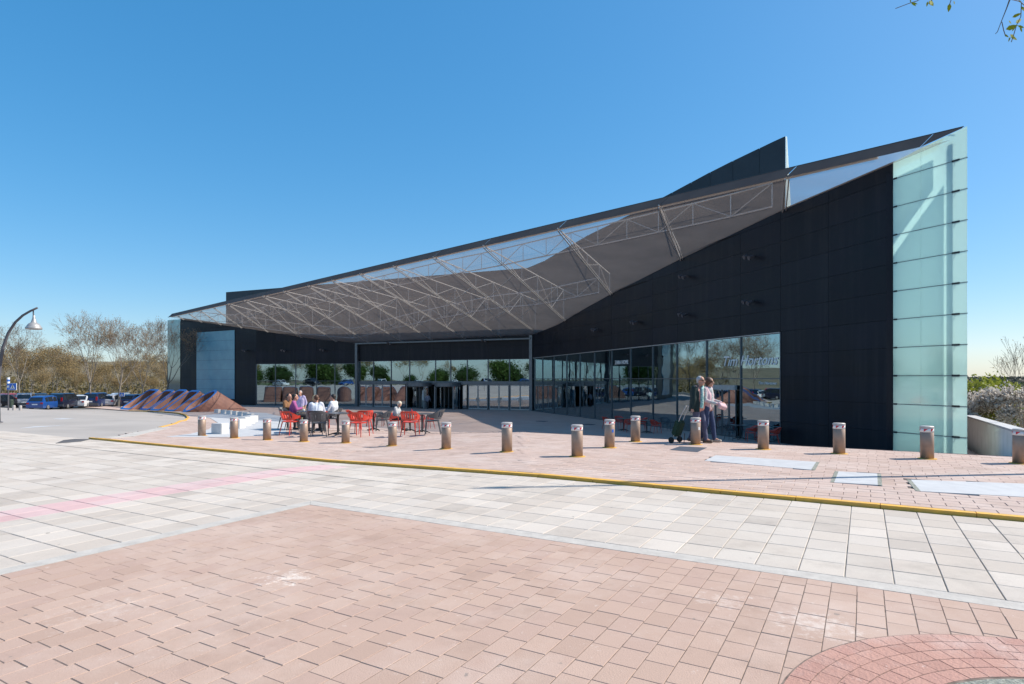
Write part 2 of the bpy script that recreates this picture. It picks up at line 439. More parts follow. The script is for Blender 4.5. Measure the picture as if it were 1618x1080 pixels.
K['tyre'] = mat('tyre_rubber', (0.016, 0.016, 0.016), None, 8, 0.85)
K['rim'] = mat('wheel_rim', (0.45, 0.45, 0.46), None, 8, 0.35, metal=0.7)
K['carglass'] = mat('car_window', (0.012, 0.015, 0.018), (0.02, 0.024, 0.028), 3, 0.05, spec=0.8)
K['taillight'] = mat('tail_light', (0.45, 0.01, 0.012), None, 5, 0.15)
K['headlight'] = mat('head_light', (0.7, 0.72, 0.74), None, 5, 0.1)
K['grate'] = mat('dark_grate', (0.10, 0.115, 0.14), (0.08, 0.09, 0.11), 6, 0.55, metal=0.3, coords='World')
K['skin'] = mat('skin', (0.50, 0.27, 0.19), (0.44, 0.225, 0.155), 9, 0.55)

# ------------------------------------------------------------------ THE GROUND
def axis(breaks):
    out = []
    for (a, b, st) in breaks:
        n = max(1, round((b - a) / st))
        out += [a + (b - a) * i / n for i in range(n)]
    return out + [breaks[-1][1]]

def terrain():
    xs = axis([(-1500, -300, 300), (-300, -100, 40), (-100, -20, 8), (-20, 40, 2), (40, 80, 5), (80, 300, 40), (300, 1500, 300)])
    ys = axis([(-400, -100, 100), (-100, 0, 20), (0, 50, 2), (50, 120, 7), (120, 300, 20), (300, 900, 60), (900, 3000, 420)])
    def h(x, y):
        z = gz(x, y) - 0.22
        dd = ((x - 15.4) * 11.5 - (y - 18.5) * 7.1) / 13.5      # beyond the parapet the bank falls away
        if dd > 0.4: z -= min(2.2, (dd - 0.4) * 0.4)
        if y > 118 and x < -10:                        # the slope with the wood, left
            z += 11.0 * min(1, (y - 118) / 140) * min(1, (-10 - x) / 40)
        if y > 250 and x > 60:                         # the wooded ridge, right
            u = min(1, (y - 250) / 350)
            z += u * (3.2 + 5 * min(1, max(0, (x - 400) / 160)) + 0.8 * math.sin(x * 0.021) + 0.6 * math.sin(x * 0.057 + 1))
        return z
    b = MB(); nx = len(xs)
    for y in ys:
        for x in xs: b.v.append((x, y, h(x, y)))
    for j in range(len(ys) - 1):
        for i in range(nx - 1):
            cx, cy = (xs[i] + xs[i + 1]) / 2, (ys[j] + ys[j + 1]) / 2
            m = 1 if (cy > 250 and cx > 60) else 0
            b.f.append((j * nx + i, j * nx + i + 1, (j + 1) * nx + i + 1, (j + 1) * nx + i)); b.m.append(m); b.t.append(0)
    tag(b.build('ground', [K['earth'], K['hill']], smooth=True), kind='structure')
    return h
TH = terrain()

def sheet(name, poly, off, m, depth=0.0, parent=None, fn=None):
    """a flat polygon in plan, cut where the ground bends and laid `off` above it"""
    bm = bmesh.new()
    f = bm.faces.new([bm.verts.new((p[0], p[1], 0)) for p in poly])
    bmesh.ops.triangulate(bm, faces=[f])
    cuts = [(AX * t, AX) for t in (7.5, 8.75, 10, 11.25, 12.5, 16, 19, 22, 25, 28, 31, 56)] + [(Vector((t, 0)), Vector((1, 0))) for t in (0.3, -1.1, -2.4, -3.8)]
    for co, no in cuts:
        bmesh.ops.bisect_plane(bm, geom=bm.verts[:] + bm.edges[:] + bm.faces[:], plane_co=(co.x, co.y, 0), plane_no=(no.x, no.y, 0))
    bm.normal_update()
    for fc in bm.faces:
        if fc.normal.z < 0: fc.normal_flip()
    for v in bm.verts: v.co.z = gz(v.co.x, v.co.y) + off
    if depth:
        ed = [e for e in bm.edges if e.is_boundary]
        r = bmesh.ops.extrude_edge_only(bm, edges=ed)
        for v in [g for g in r['geom'] if isinstance(g, bmesh.types.BMVert)]: v.co.z -= depth
    me = bpy.data.meshes.new(name); bm.to_mesh(me); bm.free()
    me.materials.append(m)
    o = link(name, me, parent)
    return o

# paving axes, found from the joints in the photograph: A runs away from the camera to the right, B to the right
def AB(a, b):
    return AX * a + BX * b
def toAB(p):
    return p[0] * AX.x + p[1] * AX.y, p[0] * BX.x + p[1] * BX.y
A0, B0 = 5.56, -6.28                          # corner of the pink brick field
def kerbA(b):                                 # the yellow kerb bends a little to the left
    return 9.02
def poly_ab(pts):
    return [AB(a, b) for a, b in pts]

road = sheet('road', [(-110, -30), (30, -30), (30, 3), (14.5, 12), (14.5, 20), (0, 60), (-40, 66), (-51, 64.5), (-64, 62.5), (-110, 60)], -0.045, K['concrete'])
tag(road, kind='structure')
lawn = sheet('lawn', [(-125, -34), (-88, -34), (-86, 10), (-96, 34), (-102, 57), (-125, 57)], -0.02, K['lawn']); tag(lawn, kind='structure')
park = sheet('car_park', [(-170, 60.2), (-110, 60.2), (-64, 62.7), (-51, 64.7), (-40, 66.2), (-52, 74), (-52, 112), (-170, 112)], -0.040, K['asphalt'])
tag(park, kind='structure')

def ground_frame(p, off):
    """matrix that lays a piece on the ground at p with its length along A"""
    e = 0.05
    z = gz(p[0], p[1])
    ta = Vector((AX.x, AX.y, (gz(p[0] + AX.x * e, p[1] + AX.y * e) - z) / e)).normalized()
    tb = Vector((BX.x, BX.y, (gz(p[0] + BX.x * e, p[1] + BX.y * e) - z) / e))
    n = tb.cross(ta).normalized(); tb = ta.cross(n)
    M = Matrix((ta, -tb, n)).transposed().to_4x4()
    M.translation = Vector((p[0], p[1], z + off))
    return M

def brick_mesh(name, m):
    """one unit paving stone with a worn bevelled arris; top at z = 0"""
    bm = bmesh.new(); e = 0.012
    bot = [bm.verts.new((x, y, -0.03)) for x, y in ((-.5, -.5), (.5, -.5), (.5, .5), (-.5, .5))]
    mid = [bm.verts.new((x, y, -0.004)) for x, y in ((-.5, -.5), (.5, -.5), (.5, .5), (-.5, .5))]
    top = [bm.verts.new((x * (1 - 2 * e), y * (1 - 2 * e), 0)) for x, y in ((-.5, -.5), (.5, -.5), (.5, .5), (-.5, .5))]
    bm.faces.new(top)
    for i in range(4):
        j = (i + 1) % 4
        bm.faces.new((bot[i], bot[j], mid[j], mid[i])); bm.faces.new((mid[i], mid[j], top[j], top[i]))
    me = bpy.data.meshes.new(name); bm.to_mesh(me); bm.free(); me.materials.append(m)
    return me

def in_view(p, mx=0.94):
    return p[1] > 2.7 and abs(p[0]) / p[1] < mx

def lay(pieces, bed, name, mesh, m, stuffname, off, nmax=300, jit=0.0012):
    """pieces: (a, b, length along A, width along B). The nearest 300 in view are single objects, the rest one part"""
    ps = []
    for (a, b, la, lb) in pieces:
        p = AB(a, b)
        if in_view(p, 1.05): ps.append((p.length / math.sqrt(max(0.01, la * lb)), p, la, lb))
    ps.sort(key=lambda q: q[0])
    rng = random.Random(3)
    big = [q for q in ps if in_view(q[1], 0.87) and q[1].y > 3.15][:nmax]
    ids = set(id(q) for q in big)
    st = MB()
    for q in ps:
        _, p, la, lb = q
        M = ground_frame(p, off + rng.uniform(-jit, jit))
        M = M @ Matrix.Rotation(rng.uniform(-0.006, 0.006), 4, 'Z') @ Matrix.Rotation(rng.uniform(-0.004, 0.004), 4, 'X')
        if id(q) in ids:
            o = link(name, mesh, bed); o.matrix_local = M @ Matrix.Diagonal((la, lb, 1, 1))
        else:
            c = [M @ Vector((x * la, y * lb, 0)) for x, y in ((-.5, -.5), (.5, -.5), (.5, .5), (-.5, .5))]
            dn = M.to_3x3() @ Vector((0, 0, -0.03)); t = rng.random()
            st.add(c + [v + dn for v in c], [(0, 1, 2, 3), (0, 4, 5, 1), (1, 5, 6, 2), (2, 6, 7, 3), (3, 7, 4, 0)], 0, t)
    if st.f:
        tag(st.build(stuffname, m, bed, tint=True), kind='stuff')

# --- pink brick field in the foreground
bed = sheet('brick_paving', poly_ab([(A0, B0), (A0, 9), (-8, 9), (-8, B0)]), -0.003, K['joint']); tag(bed, kind='structure')
CIRC, CR = Vector((2.72, 2.35)), 1.56
rng = random.Random(11)
pcs = []
wb = 0.178; b = B0 + wb / 2 + 0.004
while b < 5.2:
    a = A0 - rng.uniform(0.0, 0.12)
    a_end = 0.0
    first = True
    a = A0
    while a > a_end:
        l = rng.choice((0.178, 0.232, 0.236, 0.24, 0.27))
        if first: l = rng.uniform(0.1, 0.25); first = False
        if (AB(a - l / 2, b) - CIRC).length > CR - 0.16:
            pcs.append((a - l / 2, b, l - rng.choice((.002, .003, .004, .006)), wb - rng.choice((.004, .005, .006))))
        a -= l
    b += wb
lay(pcs, bed, 'brick', brick_mesh('brick', K['brick']), K['brick'], 'brick_field', 0.0)
# --- round of red brick set into it
rd = MB(); n = 72
rd.lathe([(CR + 0.012, -0.02), (CR + 0.012, 0.0025)], n, (CIRC.x, CIRC.y, 0))
rnd = rd.build('round_paving', K['joint']); tag(rnd, kind='structure')
rb = 0
for ring in range(5):
    r1 = CR - ring * 0.112; r0 = r1 - 0.107
    nn = int(2 * math.pi * r1 / 0.13)
    for k in range(nn):
        a0 = 2 * math.pi * (k + 0.5 * (ring % 2)) / nn; a1 = a0 + 2 * math.pi / nn - 0.005 / r1
        mid = CIRC + Vector((math.cos((a0 + a1) / 2), math.sin((a0 + a1) / 2))) * (r0 + r1) / 2
        if not (in_view(mid, 0.95)): continue
        zt = 0.0055 + rng.uniform(-.001, .001)
        P = [Vector((CIRC.x + math.cos(t) * r, CIRC.y + math.sin(t) * r, zt)) for r, t in ((r0, a0), (r1, a0), (r1, a1), (r0, a1))]
        bb = MB(); bb.prism(P[::-1], (0, 0, -0.02))
        bb.build('brick', K['redbrick'], rnd)
dm = MB(); dm.lathe([(0.985, -0.02), (0.985, 0.003), (0.96, 0.0065)], 64, (CIRC.x, CIRC.y, 0))
dm.build('centre_disc', K['pebble'], rnd)
# --- concrete border round the brick field
for nm, pl in (('border', [(A0 + 0.004, B0), (A0 + 0.19, B0 - 0.19), (A0 + 0.19, 9), (A0 + 0.004, 9)]), ('border', [(A0 + 0.004, B0 - 0.004), (A0 + 0.19, B0 - 0.194), (-8, B0 - 0.194), (-8, B0 - 0.004)])):
    sheet(nm, poly_ab(pl), 0.001, K['border'], 0.02, parent=None if nm != 'border' else bed)
# --- grey slabs of the crossing
bed2 = sheet('slab_paving', poly_ab([(A0 + 0.195, 9), (9.04, 9), (9.04, -5.3), (9.04, -19), (9.04, -24), (-9, -24), (-9, B0 - 0.2), (A0 + 0.195, B0 - 0.2)]), -0.0085, K['jointpale']); tag(bed2, kind='structure')
pcs, pink = [], []
wb = 0.352
rows = 26
for j in range(-3, 27):
    a = A0 + 0.2 + (j + 0.5) * 0.405
    for i in range(-52, 38):
        b = B0 - 0.195 + (i + 0.5) * wb
        if a < A0 + 0.2 and b > B0 - 0.2: continue
        if a + 0.2 > kerbA(b) - 0.015:
            if a - 0.2 < kerbA(b) - 0.12:
                l = kerbA(b) - 0.02 - (a - 0.2); q = (a - 0.2 + l / 2, b, l - 0.008, wb - 0.008)
            else: continue
        else: q = (a, b, 0.396, wb - 0.008)
        if -9.25 < b < -8.5 and q[0] < 8.6: pink.append(q)
        else: pcs.append(q)
for j in range(-14, -3):
    a = A0 + 0.2 + (j + 0.5) * 0.405
    for i in range(-30, 0):
        b = B0 - 0.195 + (i + 0.5) * wb
        (pink if -9.25 < b < -8.5 else pcs).append((a, b, 0.396, wb - 0.008))
sm = brick_mesh('slab', K['slab'])
lay(pcs, bed2, 'slab', sm, K['slab'], 'slab_field', 0.0, 260)
lay(pink, bed2, 'painted_slab', brick_mesh('painted_slab', K['slabpink']), K['slabpink'], 'painted_slab_field', 0.001, 40)

# --- raised pavement in front of the building
SW = [AB(kerbA(9) + .13, 9)] + [AB(kerbA(b) + .13, b) for b in (2, -2, -5.3, -8, -11, -14, -19.2)]
tip = gp(145, 694)
curve = [gp(x, y, 0.05) for x, y in ((180, 690), (215, 682), (250, 675), (275, 669), (290, 664), (296.5, 659), (293, 655), (280, 651.8), (255, 649.8), (228, 648.6), (203, 648.2))]
SWP = [(p.x, p.y) for p in SW] + [(tip.x, tip.y)] + [(p.x, p.y) for p in curve] + [(-50, 70), (-60, 95), (4, 80), (13.0, 36), (22.6, 36), (22.3, 30), (15.2, 18.5), (11.6, 12.7), (13.3, 5.2)]
pav = sheet('pavement', SWP, 0.033, K['joint'], 0.09); tag(pav, kind='structure')
def inside(p, poly):
    c = False; n = len(poly); j = n - 1
    for i in range(n):
        xi, yi = poly[i][0], poly[i][1]; xj, yj = poly[j][0], poly[j][1]
        if (yi > p[1]) != (yj > p[1]) and p[0] < (xj - xi) * (p[1] - yi) / (yj - yi) + xi: c = not c
        j = i
    return c
# inset slabs of white granite, a grate
def slabpoly(pix, off=0.05): return [gp(x, y, off) for x, y in pix]
INS = [slabpoly(q) for q in ([(1113, 727.6), (1131, 719), (1289.6, 729.5), (1281.6, 742)], [(1318, 762), (1325, 744.5), (1386, 748), (1387, 766)], [(1439, 757.6), (1618, 764), (1700, 767), (1700, 793), (1618, 785), (1455, 776)])]
PEB = [slabpoly(q) for q in ([(1289.6, 729.5), (1295, 730), (1288, 742.5), (1281.6, 742)], [(1312, 761.5), (1319, 744), (1325, 744.5), (1318, 762)], [(1386, 748), (1392.5, 748.4), (1394, 767), (1387, 766)], [(1432, 757.2), (1439, 757.6), (1455, 776), (1447, 775)])]
GRT = [slabpoly(q) for q in ([(1058, 710.5), (1074, 705), (1117, 707), (1102, 714)], [(846, 665.2), (852, 664.4), (866, 665), (860, 666)], [(920, 670.2), (926, 669.3), (941, 670), (935, 671.2)])]
pcs = []; lb = 0.33; la = 0.205
row = 0; a = 9.15
rng = random.Random(5)
while a < 34:
    b = -26 + (row % 2) * lb * 0.5 + rng.uniform(-.02, .02)
    while b < 9:
        p = AB(a + la / 2, b + lb / 2)
        if inside(p, SWP) and a + 0.01 > kerbA(b) + 0.13 and p.y < 27 and not any(inside(p, q) for q in INS):
            pcs.append((a + la / 2, b + lb / 2, la - 0.006, lb - 0.006))
        b += lb
    a += la; row += 1
lay(pcs, pav, 'brick', brick_mesh('paving_brick', K['walk']), K['walk'], 'brick_field', 0.048)
cq = [p for p in curve if p.y > 26.5]
_i = curve.index(cq[0]); _a, _b = (curve[_i - 1] if _i else tip), cq[0]
cx_ = lerp(_a.x, _b.x, (26.4 - _a.y) / (_b.y - _a.y)) + .05
fp = sheet('far_paving', [(22.2, 30), (20.0, 26.4), (cx_, 26.4)] + [(p.x, p.y) for p in cq] + [(-50, 70), (-60, 95), (4, 80), (13.0, 36), (22.4, 36)], 0.040, K['walk'], parent=pav)
for q in INS: sheet('granite_slab', [(p.x, p.y) for p in q], 0.053, K['whiteslab'], 0.02, parent=pav)
for q in PEB: sheet('pebble_strip', [(p.x, p.y) for p in q], 0.0525, K['pebble'], 0.02, parent=pav)
for q in GRT: sheet('grate', [(p.x, p.y) for p in q], 0.054, K['grate'], 0.01, parent=pav)
# pale concrete apron round the stone cubes
ap = [gp(x, y, 0.05) for x, y in ((262, 690), (330, 678), (345, 668), (332, 660), (318, 656.5), (372, 650), (420, 652), (452, 660), (452, 684), (420, 688))]
sheet('concrete_apron', [(p.x, p.y) for p in ap], 0.056, K['whiteslab'], 0.01, parent=pav)
# yellow kerb in stones
def kerb(pts, name, w=0.13, h=0.051, ln=0.98):
    pts = [Vector((p[0], p[1])) for p in pts]
    L = [0]
    for i in range(len(pts) - 1): L.append(L[-1] + (pts[i + 1] - pts[i]).length)
    def at(s):
        for i in range(len(pts) - 1):
            if s <= L[i + 1] or i == len(pts) - 2:
                return pts[i].lerp(pts[i + 1], (s - L[i]) / (L[i + 1] - L[i]))
    s = 0; out = []
    while s < L[-1] - 0.05:
        e = min(s + ln, L[-1]); p, q = at(s), at(e - 0.008)
        t = (q - p).normalized(); nrm = Vector((-t.y, t.x)) * w
        b = MB(); dz = random.uniform(-.003, .003)
        c = [p, q, q + nrm, p + nrm]
        b.prism([Vector((v.x, v.y, gz(v.x, v.y) + h + dz)) for v in c], (0, 0, -0.12))
        o = b.build('kerb_stone', K['yellow'])
        out.append(o); s = e
    return out
root = tag(link('kerb', None), kind='structure')
root.empty_display_size = .2
for o in kerb([AB(kerbA(b), b) for b in (-19.3, -14, -11, -8, -5.3, -2, 2, 9)][::-1], 'kerb', w=-0.115): o.parent = root
for o in kerb([(p.x, p.y) for p in curve[2:]], 'kerb', w=-0.12, h=0.07): o.parent = root
for o in kerb([(tip.x + .1, tip.y)] + [(p.x, p.y) for p in curve[:3]], 'kerb', w=-0.45, h=0.056):
    o.parent = root; o.data.materials[0] = K['border']
# dark ground patch at the end of the kerb
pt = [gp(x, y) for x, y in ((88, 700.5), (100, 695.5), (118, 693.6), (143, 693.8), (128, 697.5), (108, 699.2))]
tag(sheet('dark_patch', [(p.x, p.y) for p in pt], -0.002 + 0.012, K['darkground'], 0.06), kind='structure')
# faded white marking on the drive
for px in (((28, 675), (55, 671.5), (104, 669.2), (60, 673)), ((82, 660), (100, 659), (120, 660), (96, 661))):
    q = [gp(x, y) for x, y in px]
    tag(sheet('road_marking', [(p.x, p.y) for p in q], -0.040, K['whiteslab']), kind='structure')

# ------------------------------------------------------------------ THE SHOPPING CENTRE
V2 = lambda x, y: Vector((x, y))
def KZ(px, y): return V2((px - 809) / FPX * y, y)       # plan point seen at photo column px, y metres ahead
F0, F1, W1, C_, E_, L1, L2, L3 = KZ(1528.5, 21.7), KZ(1411.5, 24.1), KZ(1233, 30.2), KZ(840, 64.4), KZ(565, 74.0), KZ(405, 76.3), KZ(285, 84.5), KZ(265, 86.0)
UU, VV = V2(-0.923, 0.385), V2(0.385, 0.923)      # along the entrance front, and inwards
def wallat(P, Q, px):
    """the point of the wall line P-Q seen at photo column px"""
    k = (px - 809) / FPX; d = Q - P
    t = (k * P.y - P.x) / (d.x - k * d.y)
    return P + d * t
def hz(p, py):                                    # height of a wall point seen at photo row py
    return EYE + (HOR - py) / FPX * p.y
BC = Vector((-4.0, 68.0, gz(-4, 68)))
mall = thing('shopping_centre', 'long dark shopping centre with sweeping mesh canopy and glass fins', 'building', BC)
def part(b, name, m, parent=None, smooth=False):
    o = b.build(name, m, mall if parent is None else parent, smooth)
    if parent is None: o.location = -BC
    return o
def outn(P, Q):                                   # unit normal of a wall towards the plaza
    d = (Q - P).normalized(); n = V2(d.y, -d.x)
    return n if n.dot(-((P + Q) / 2)) > 0 else -n
def P3(p, z): return Vector((p.x, p.y, z))
def slab_between(b, p, q, z0p, z0q, z1p, z1q, n, th, off):
    """a board on a wall from p to q in plan, lower and upper heights at each end"""
    o = n * off
    b.prism([P3(p + o, z0p), P3(q + o, z0q), P3(q + o, z1q), P3(p + o, z1p)], P3(n * th, 0))

# the line where the canopy soffit meets the walls (plan point, height)
EDGE_B, EDGE_T = EYE + 8.66, EYE + 9.18
SOF = [(F1, hz(F1, 258))] + [(wallat(W1, C_, x), hz(wallat(W1, C_, x), y)) for x, y in ((1232, 334), (1070, 412), (965, 465), (918, 491), (882, 513))] + [(C_, hz(C_, 529))] + [(wallat(C_, E_, 754), hz(wallat(C_, E_, 754), 533)), (E_, hz(E_, 542))] + [(wallat(E_, L1, 480), hz(wallat(E_, L1, 480), 533)), (L1, hz(L1, 521)), (L2, hz(L2, 504)), (L3, hz(L3, 500))]
def sof_z(p):
    """soffit height at a wall point"""
    best = None
    for (a, za), (b, zb) in zip(SOF, SOF[1:]):
        d = b - a; t = max(0, min(1, (p - a).dot(d) / d.dot(d)))
        dist = (a + d * t - p).length
        if best is None or dist < best[0]: best = (dist, lerp(za, zb, t))
    return best[1]

# backing walls -----------------------------------------------------
def base_z(p): return gz(p.x, p.y) - 0.15
GT_R = lambda p: EYE + lerp(2.28, 2.15, (p.y - W1.y) / (C_.y - W1.y))     # top of the right glass front
nR, nR0 = outn(W1, C_), outn(F1, W1)
nE, nL, nL2 = outn(E_, C_), outn(L1, E_), outn(L2, L1)
b = MB()
slab_between(b, F1, W1, base_z(F1), base_z(W1), sof_z(F1) + .1, sof_z(W1) + .1, nR0, 0.2, -0.25)
wallR = part(b, 'wall', K['darkback'])
b = MB()
ps = [W1 + (C_ - W1) * (i / 8) for i in range(9)]
for p, q in zip(ps, ps[1:]):
    slab_between(b, p, q, GT_R(p), GT_R(q), sof_z(p) + .1, sof_z(q) + .1, nR, 0.2, -0.25)
wallG = part(b, 'wall', K['darkback'])
b = MB()
zE = EYE + 2.10
ps = [C_ + (E_ - C_) * (i / 6) for i in range(7)]
for p, q in zip(ps, ps[1:]):
    slab_between(b, p, q, zE, zE, sof_z(p) + .2, sof_z(q) + .2, nE, 0.2, -0.25)
wallE = part(b, 'wall', K['darkback'])
b = MB()
zL = EYE + 1.84
ps = [E_ + (L1 - E_) * (i / 4) for i in range(5)]
for p, q in zip(ps, ps[1:]):
    slab_between(b, p, q, zL, zL, sof_z(p) + .2, sof_z(q) + .2, nL, 0.2, -0.25)
slab_between(b, L1, L2, base_z(L1), base_z(L2), sof_z(L1) + .2, sof_z(L2) + .2, nL2, 0.2, -0.25)
wallL = part(b, 'wall', K['darkback'])

# cladding panels ----------------------------------------------------
PH = 1.114                                        # height of a course
Z0 = EYE + 0.115                                  # one course joint runs just above eye level
def clad(p, q, n, parent, zlo, zhi, off=-0.05, m='dark', gap=0.012):
    """courses of flat panels between plan points p and q, clipped below by zlo(), above by zhi()"""
    d = (q - p).normalized() * gap / 2
    p2, q2 = p + d, q - d
    k0 = math.floor((min(zlo(p), zlo(q)) - Z0) / PH); k1 = math.ceil((max(zhi(p), zhi(q)) - Z0) / PH)
    for k in range(k0, k1):
        a, c = Z0 + k * PH + gap / 2, Z0 + (k + 1) * PH - gap / 2
        lo = [max(a, zlo(s)) for s in (p2, q2)]; hi = [min(c, zhi(s)) for s in (p2, q2)]
        if hi[0] - lo[0] < 0.02 and hi[1] - lo[1] < 0.02: continue
        hi = [max(h, l + 0.005) for h, l in zip(hi, lo)]
        b = MB(); slab_between(b, p2, q2, lo[0], lo[1], hi[0], hi[1], n, 0.04 + random.uniform(-.002, .002), off)
        part(b, 'cladding_panel', K[m], parent)
cR = [F1, wallat(F1, W1, 1309), W1]
for p, q in zip(cR, cR[1:]): clad(p, q, nR0, wallR, base_z, lambda s: sof_z(s) - 0.02)
cG = [W1] + [wallat(W1, C_, x) for x in (1170, 1070, 1031, 966, 916, 875)] + [C_]
for p, q in zip(cG, cG[1:]): clad(p, q, nR, wallG, lambda s: GT_R(s) + 0.05, lambda s: sof_z(s) - 0.02)
cE = [C_] + [wallat(C_, E_, x) for x in (771, 712, 647)] + [E_]
for p, q in zip(cE, cE[1:]): clad(p, q, nE, wallE, lambda s: zE + 0.05, lambda s: sof_z(s) + 0.05)
cL = [E_] + [wallat(E_, L1, x) for x in (529, 500, 467, 435)] + [L1]
for p, q in zip(cL, cL[1:]): clad(p, q, nL, wallL, lambda s: zL + 0.05, lambda s: sof_z(s) + 0.05)
cL2 = [L1] + [wallat(L1, L2, x) for x in (372, 311)] + [L2]
for p, q in zip(cL2, cL2[1:]): clad(p, q, nL2, wallL, base_z, lambda s: sof_z(s) + 0.05)
# printed blue panel on the left wing, in courses
p, q = wallat(L1, L2, 371), wallat(L1, L2, 311)
z1, z0 = hz(p, 521), hz(p, 630)
n_c = 7
for k in range(n_c):
    a, c = lerp(z0, z1, k / n_c), lerp(z0, z1, (k + 1) / n_c) - 0.02
    b = MB(); slab_between(b, p, q, a, a, c, c, nL2, 0.05, 0.0)
    part(b, 'printed_panel', K['poster'], wallL)

# glazing -----------------------------------------------------------
def glazing(P, Q, cols, rows, n, m, parent, mull=0.06, depth=0.12, nomull=()):
    """panes between the plan points cols and the height functions rows, with aluminium posts and rails"""
    for p, q in zip(cols, cols[1:]):
        d = (q - p).normalized() * 0.03
        for r0, r1 in zip(rows, rows[1:]):
            b = MB(); slab_between(b, p + d, q - d, r0(p) + .025, r0(q) + .025, r1(p) - .025, r1(q) - .025, n, 0.012, -0.06)
            part(b, 'pane', m, parent)
    for p in cols:
        d = (Q - P).normalized() * mull / 2
        b = MB(); slab_between(b, p - d, p + d, rows[0](p) - .1, rows[0](p) - .1, rows[-1](p), rows[-1](p), n, depth, -0.10)
        part(b, 'mullion', K['frame'], parent)
    for r in rows:
        for p, q in zip(cols, cols[1:]):
            d = (q - p).normalized() * (mull / 2 + 0.004)
            b = MB(); slab_between(b, p + d, q - d, r(p) - .025, r(q) - .025, r(p) + .025, r(q) + .025, n, depth - 0.03, -0.09)
            part(b, 'transom', K['frame'], parent)
gfl = lambda p: gz(p.x, p.y) + 0.09
colsR = [W1] + [wallat(W1, C_, x) for x in (1170, 1116, 1069, 1031, 996, 966, 939, 916, 895, 875, 857)] + [C_]
b = MB(); slab_between(b, W1, C_, base_z(W1), base_z(C_), gfl(W1) - .03, gfl(C_) - .03, nR, 0.14, -0.1)
frontR = part(b, 'glass_front', K['frame'])
glazing(W1, C_, colsR, [gfl, lambda p: EYE + 0.0, GT_R], nR, K['pane'], frontR, mull=0.05)
b = MB(); slab_between(b, W1, C_, GT_R(W1), GT_R(C_), GT_R(W1) + .045, GT_R(C_) + .045, nR, 0.10, -0.04)
part(b, 'cornice', K['steel'], frontR)
colsL = [E_] + [wallat(E_, L1, x) for x in (529, 500, 467, 435)] + [L1]
b = MB(); slab_between(b, E_, L1, base_z(E_), base_z(L1), gfl(E_) - .03, gfl(L1) - .03, nL, 0.14, -0.1)
frontL = part(b, 'glass_front', K['frame'])
glazing(E_, L1, colsL, [gfl, lambda p: EYE - 0.28, lambda p: zL], nL, K['pane'], frontL, mull=0.07)
# entrance: glass above, doors below
zD = EYE - 0.66
colsE = [C_] + [wallat(C_, E_, x) for x in (805, 771, 738, 712, 688, 647, 618, 590)] + [E_]
b = MB()
for p, w in ((C_, .35), (E_, .35)):
    d = (E_ - C_).normalized() * w / 2
    slab_between(b, p - d, p + d, base_z(p), base_z(p), sof_z(p) - .02, sof_z(p) - .02, nE, 0.45, -0.15)
zt = hz(E_, 544)
slab_between(b, C_, E_, zt, zt, zt + .16, zt + .16, nE, 0.40, 0.0)
ent = part(b, 'entrance_portal', K['frame'])
glazing(C_, E_, colsE, [lambda p: zD + 0.36, lambda p: zE], nE, K['pane'], ent, mull=0.09)
b = MB(); slab_between(b, C_, E_, zD, zD, zD + .34, zD + .34, nE, 0.22, -0.12)
part(b, 'header', K['frame'], ent)
def leaf(p, q, parent, n, handle=True):
    d = (q - p); L = d.length; d.normalize(); fl = gz(p.x, p.y) + 0.07
    b = MB(); w = 0.07
    for a, c in ((0.015, w), (L - w, L - 0.015)): slab_between(b, p + d * a, p + d * c, fl, fl, zD - .02, zD - .02, n, 0.06, -0.05)
    for a, c in ((fl, fl + .14), (zD - .12, zD - .02)): slab_between(b, p + d * w, p + d * (L - w), a, a, c, c, n, 0.055, -0.047)
    o = part(b, 'door', K['steel'], parent)
    g = MB(); slab_between(g, p + d * w, p + d * (L - w), fl + .14, fl + .14, zD - .12, zD - .12, n, 0.012, -0.03)
    part(g, 'pane', K['panedoor'], o)
    if handle:
        h = MB(); c = p + d * (L - 0.16) + n * 0.06; h.tube([P3(c, fl + .8), P3(c, fl + 1.3)], 0.018, 6); part(h, 'handle', K['steel'], o)
def bay(x0, x1):
    p, q = wallat(C_, E_, x0), wallat(C_, E_, x1)
    m_ = (p + q) / 2
    leaf(p, m_ - (q - p).normalized() * .004, ent, nE); leaf(q, m_ + (q - p).normalized() * .004, ent, nE)
    for s in (p, q):
        b = MB(); d = (q - p).normalized() * .05; slab_between(b, s - d, s + d, base_z(s), base_z(s), zD, zD, nE, 0.13, -0.11); part(b, 'door_post', K['frame'], ent)
for x0, x1 in ((838, 806), (804, 773), (770.5, 740), (617, 591), (589, 567.5)): bay(x0, x1)
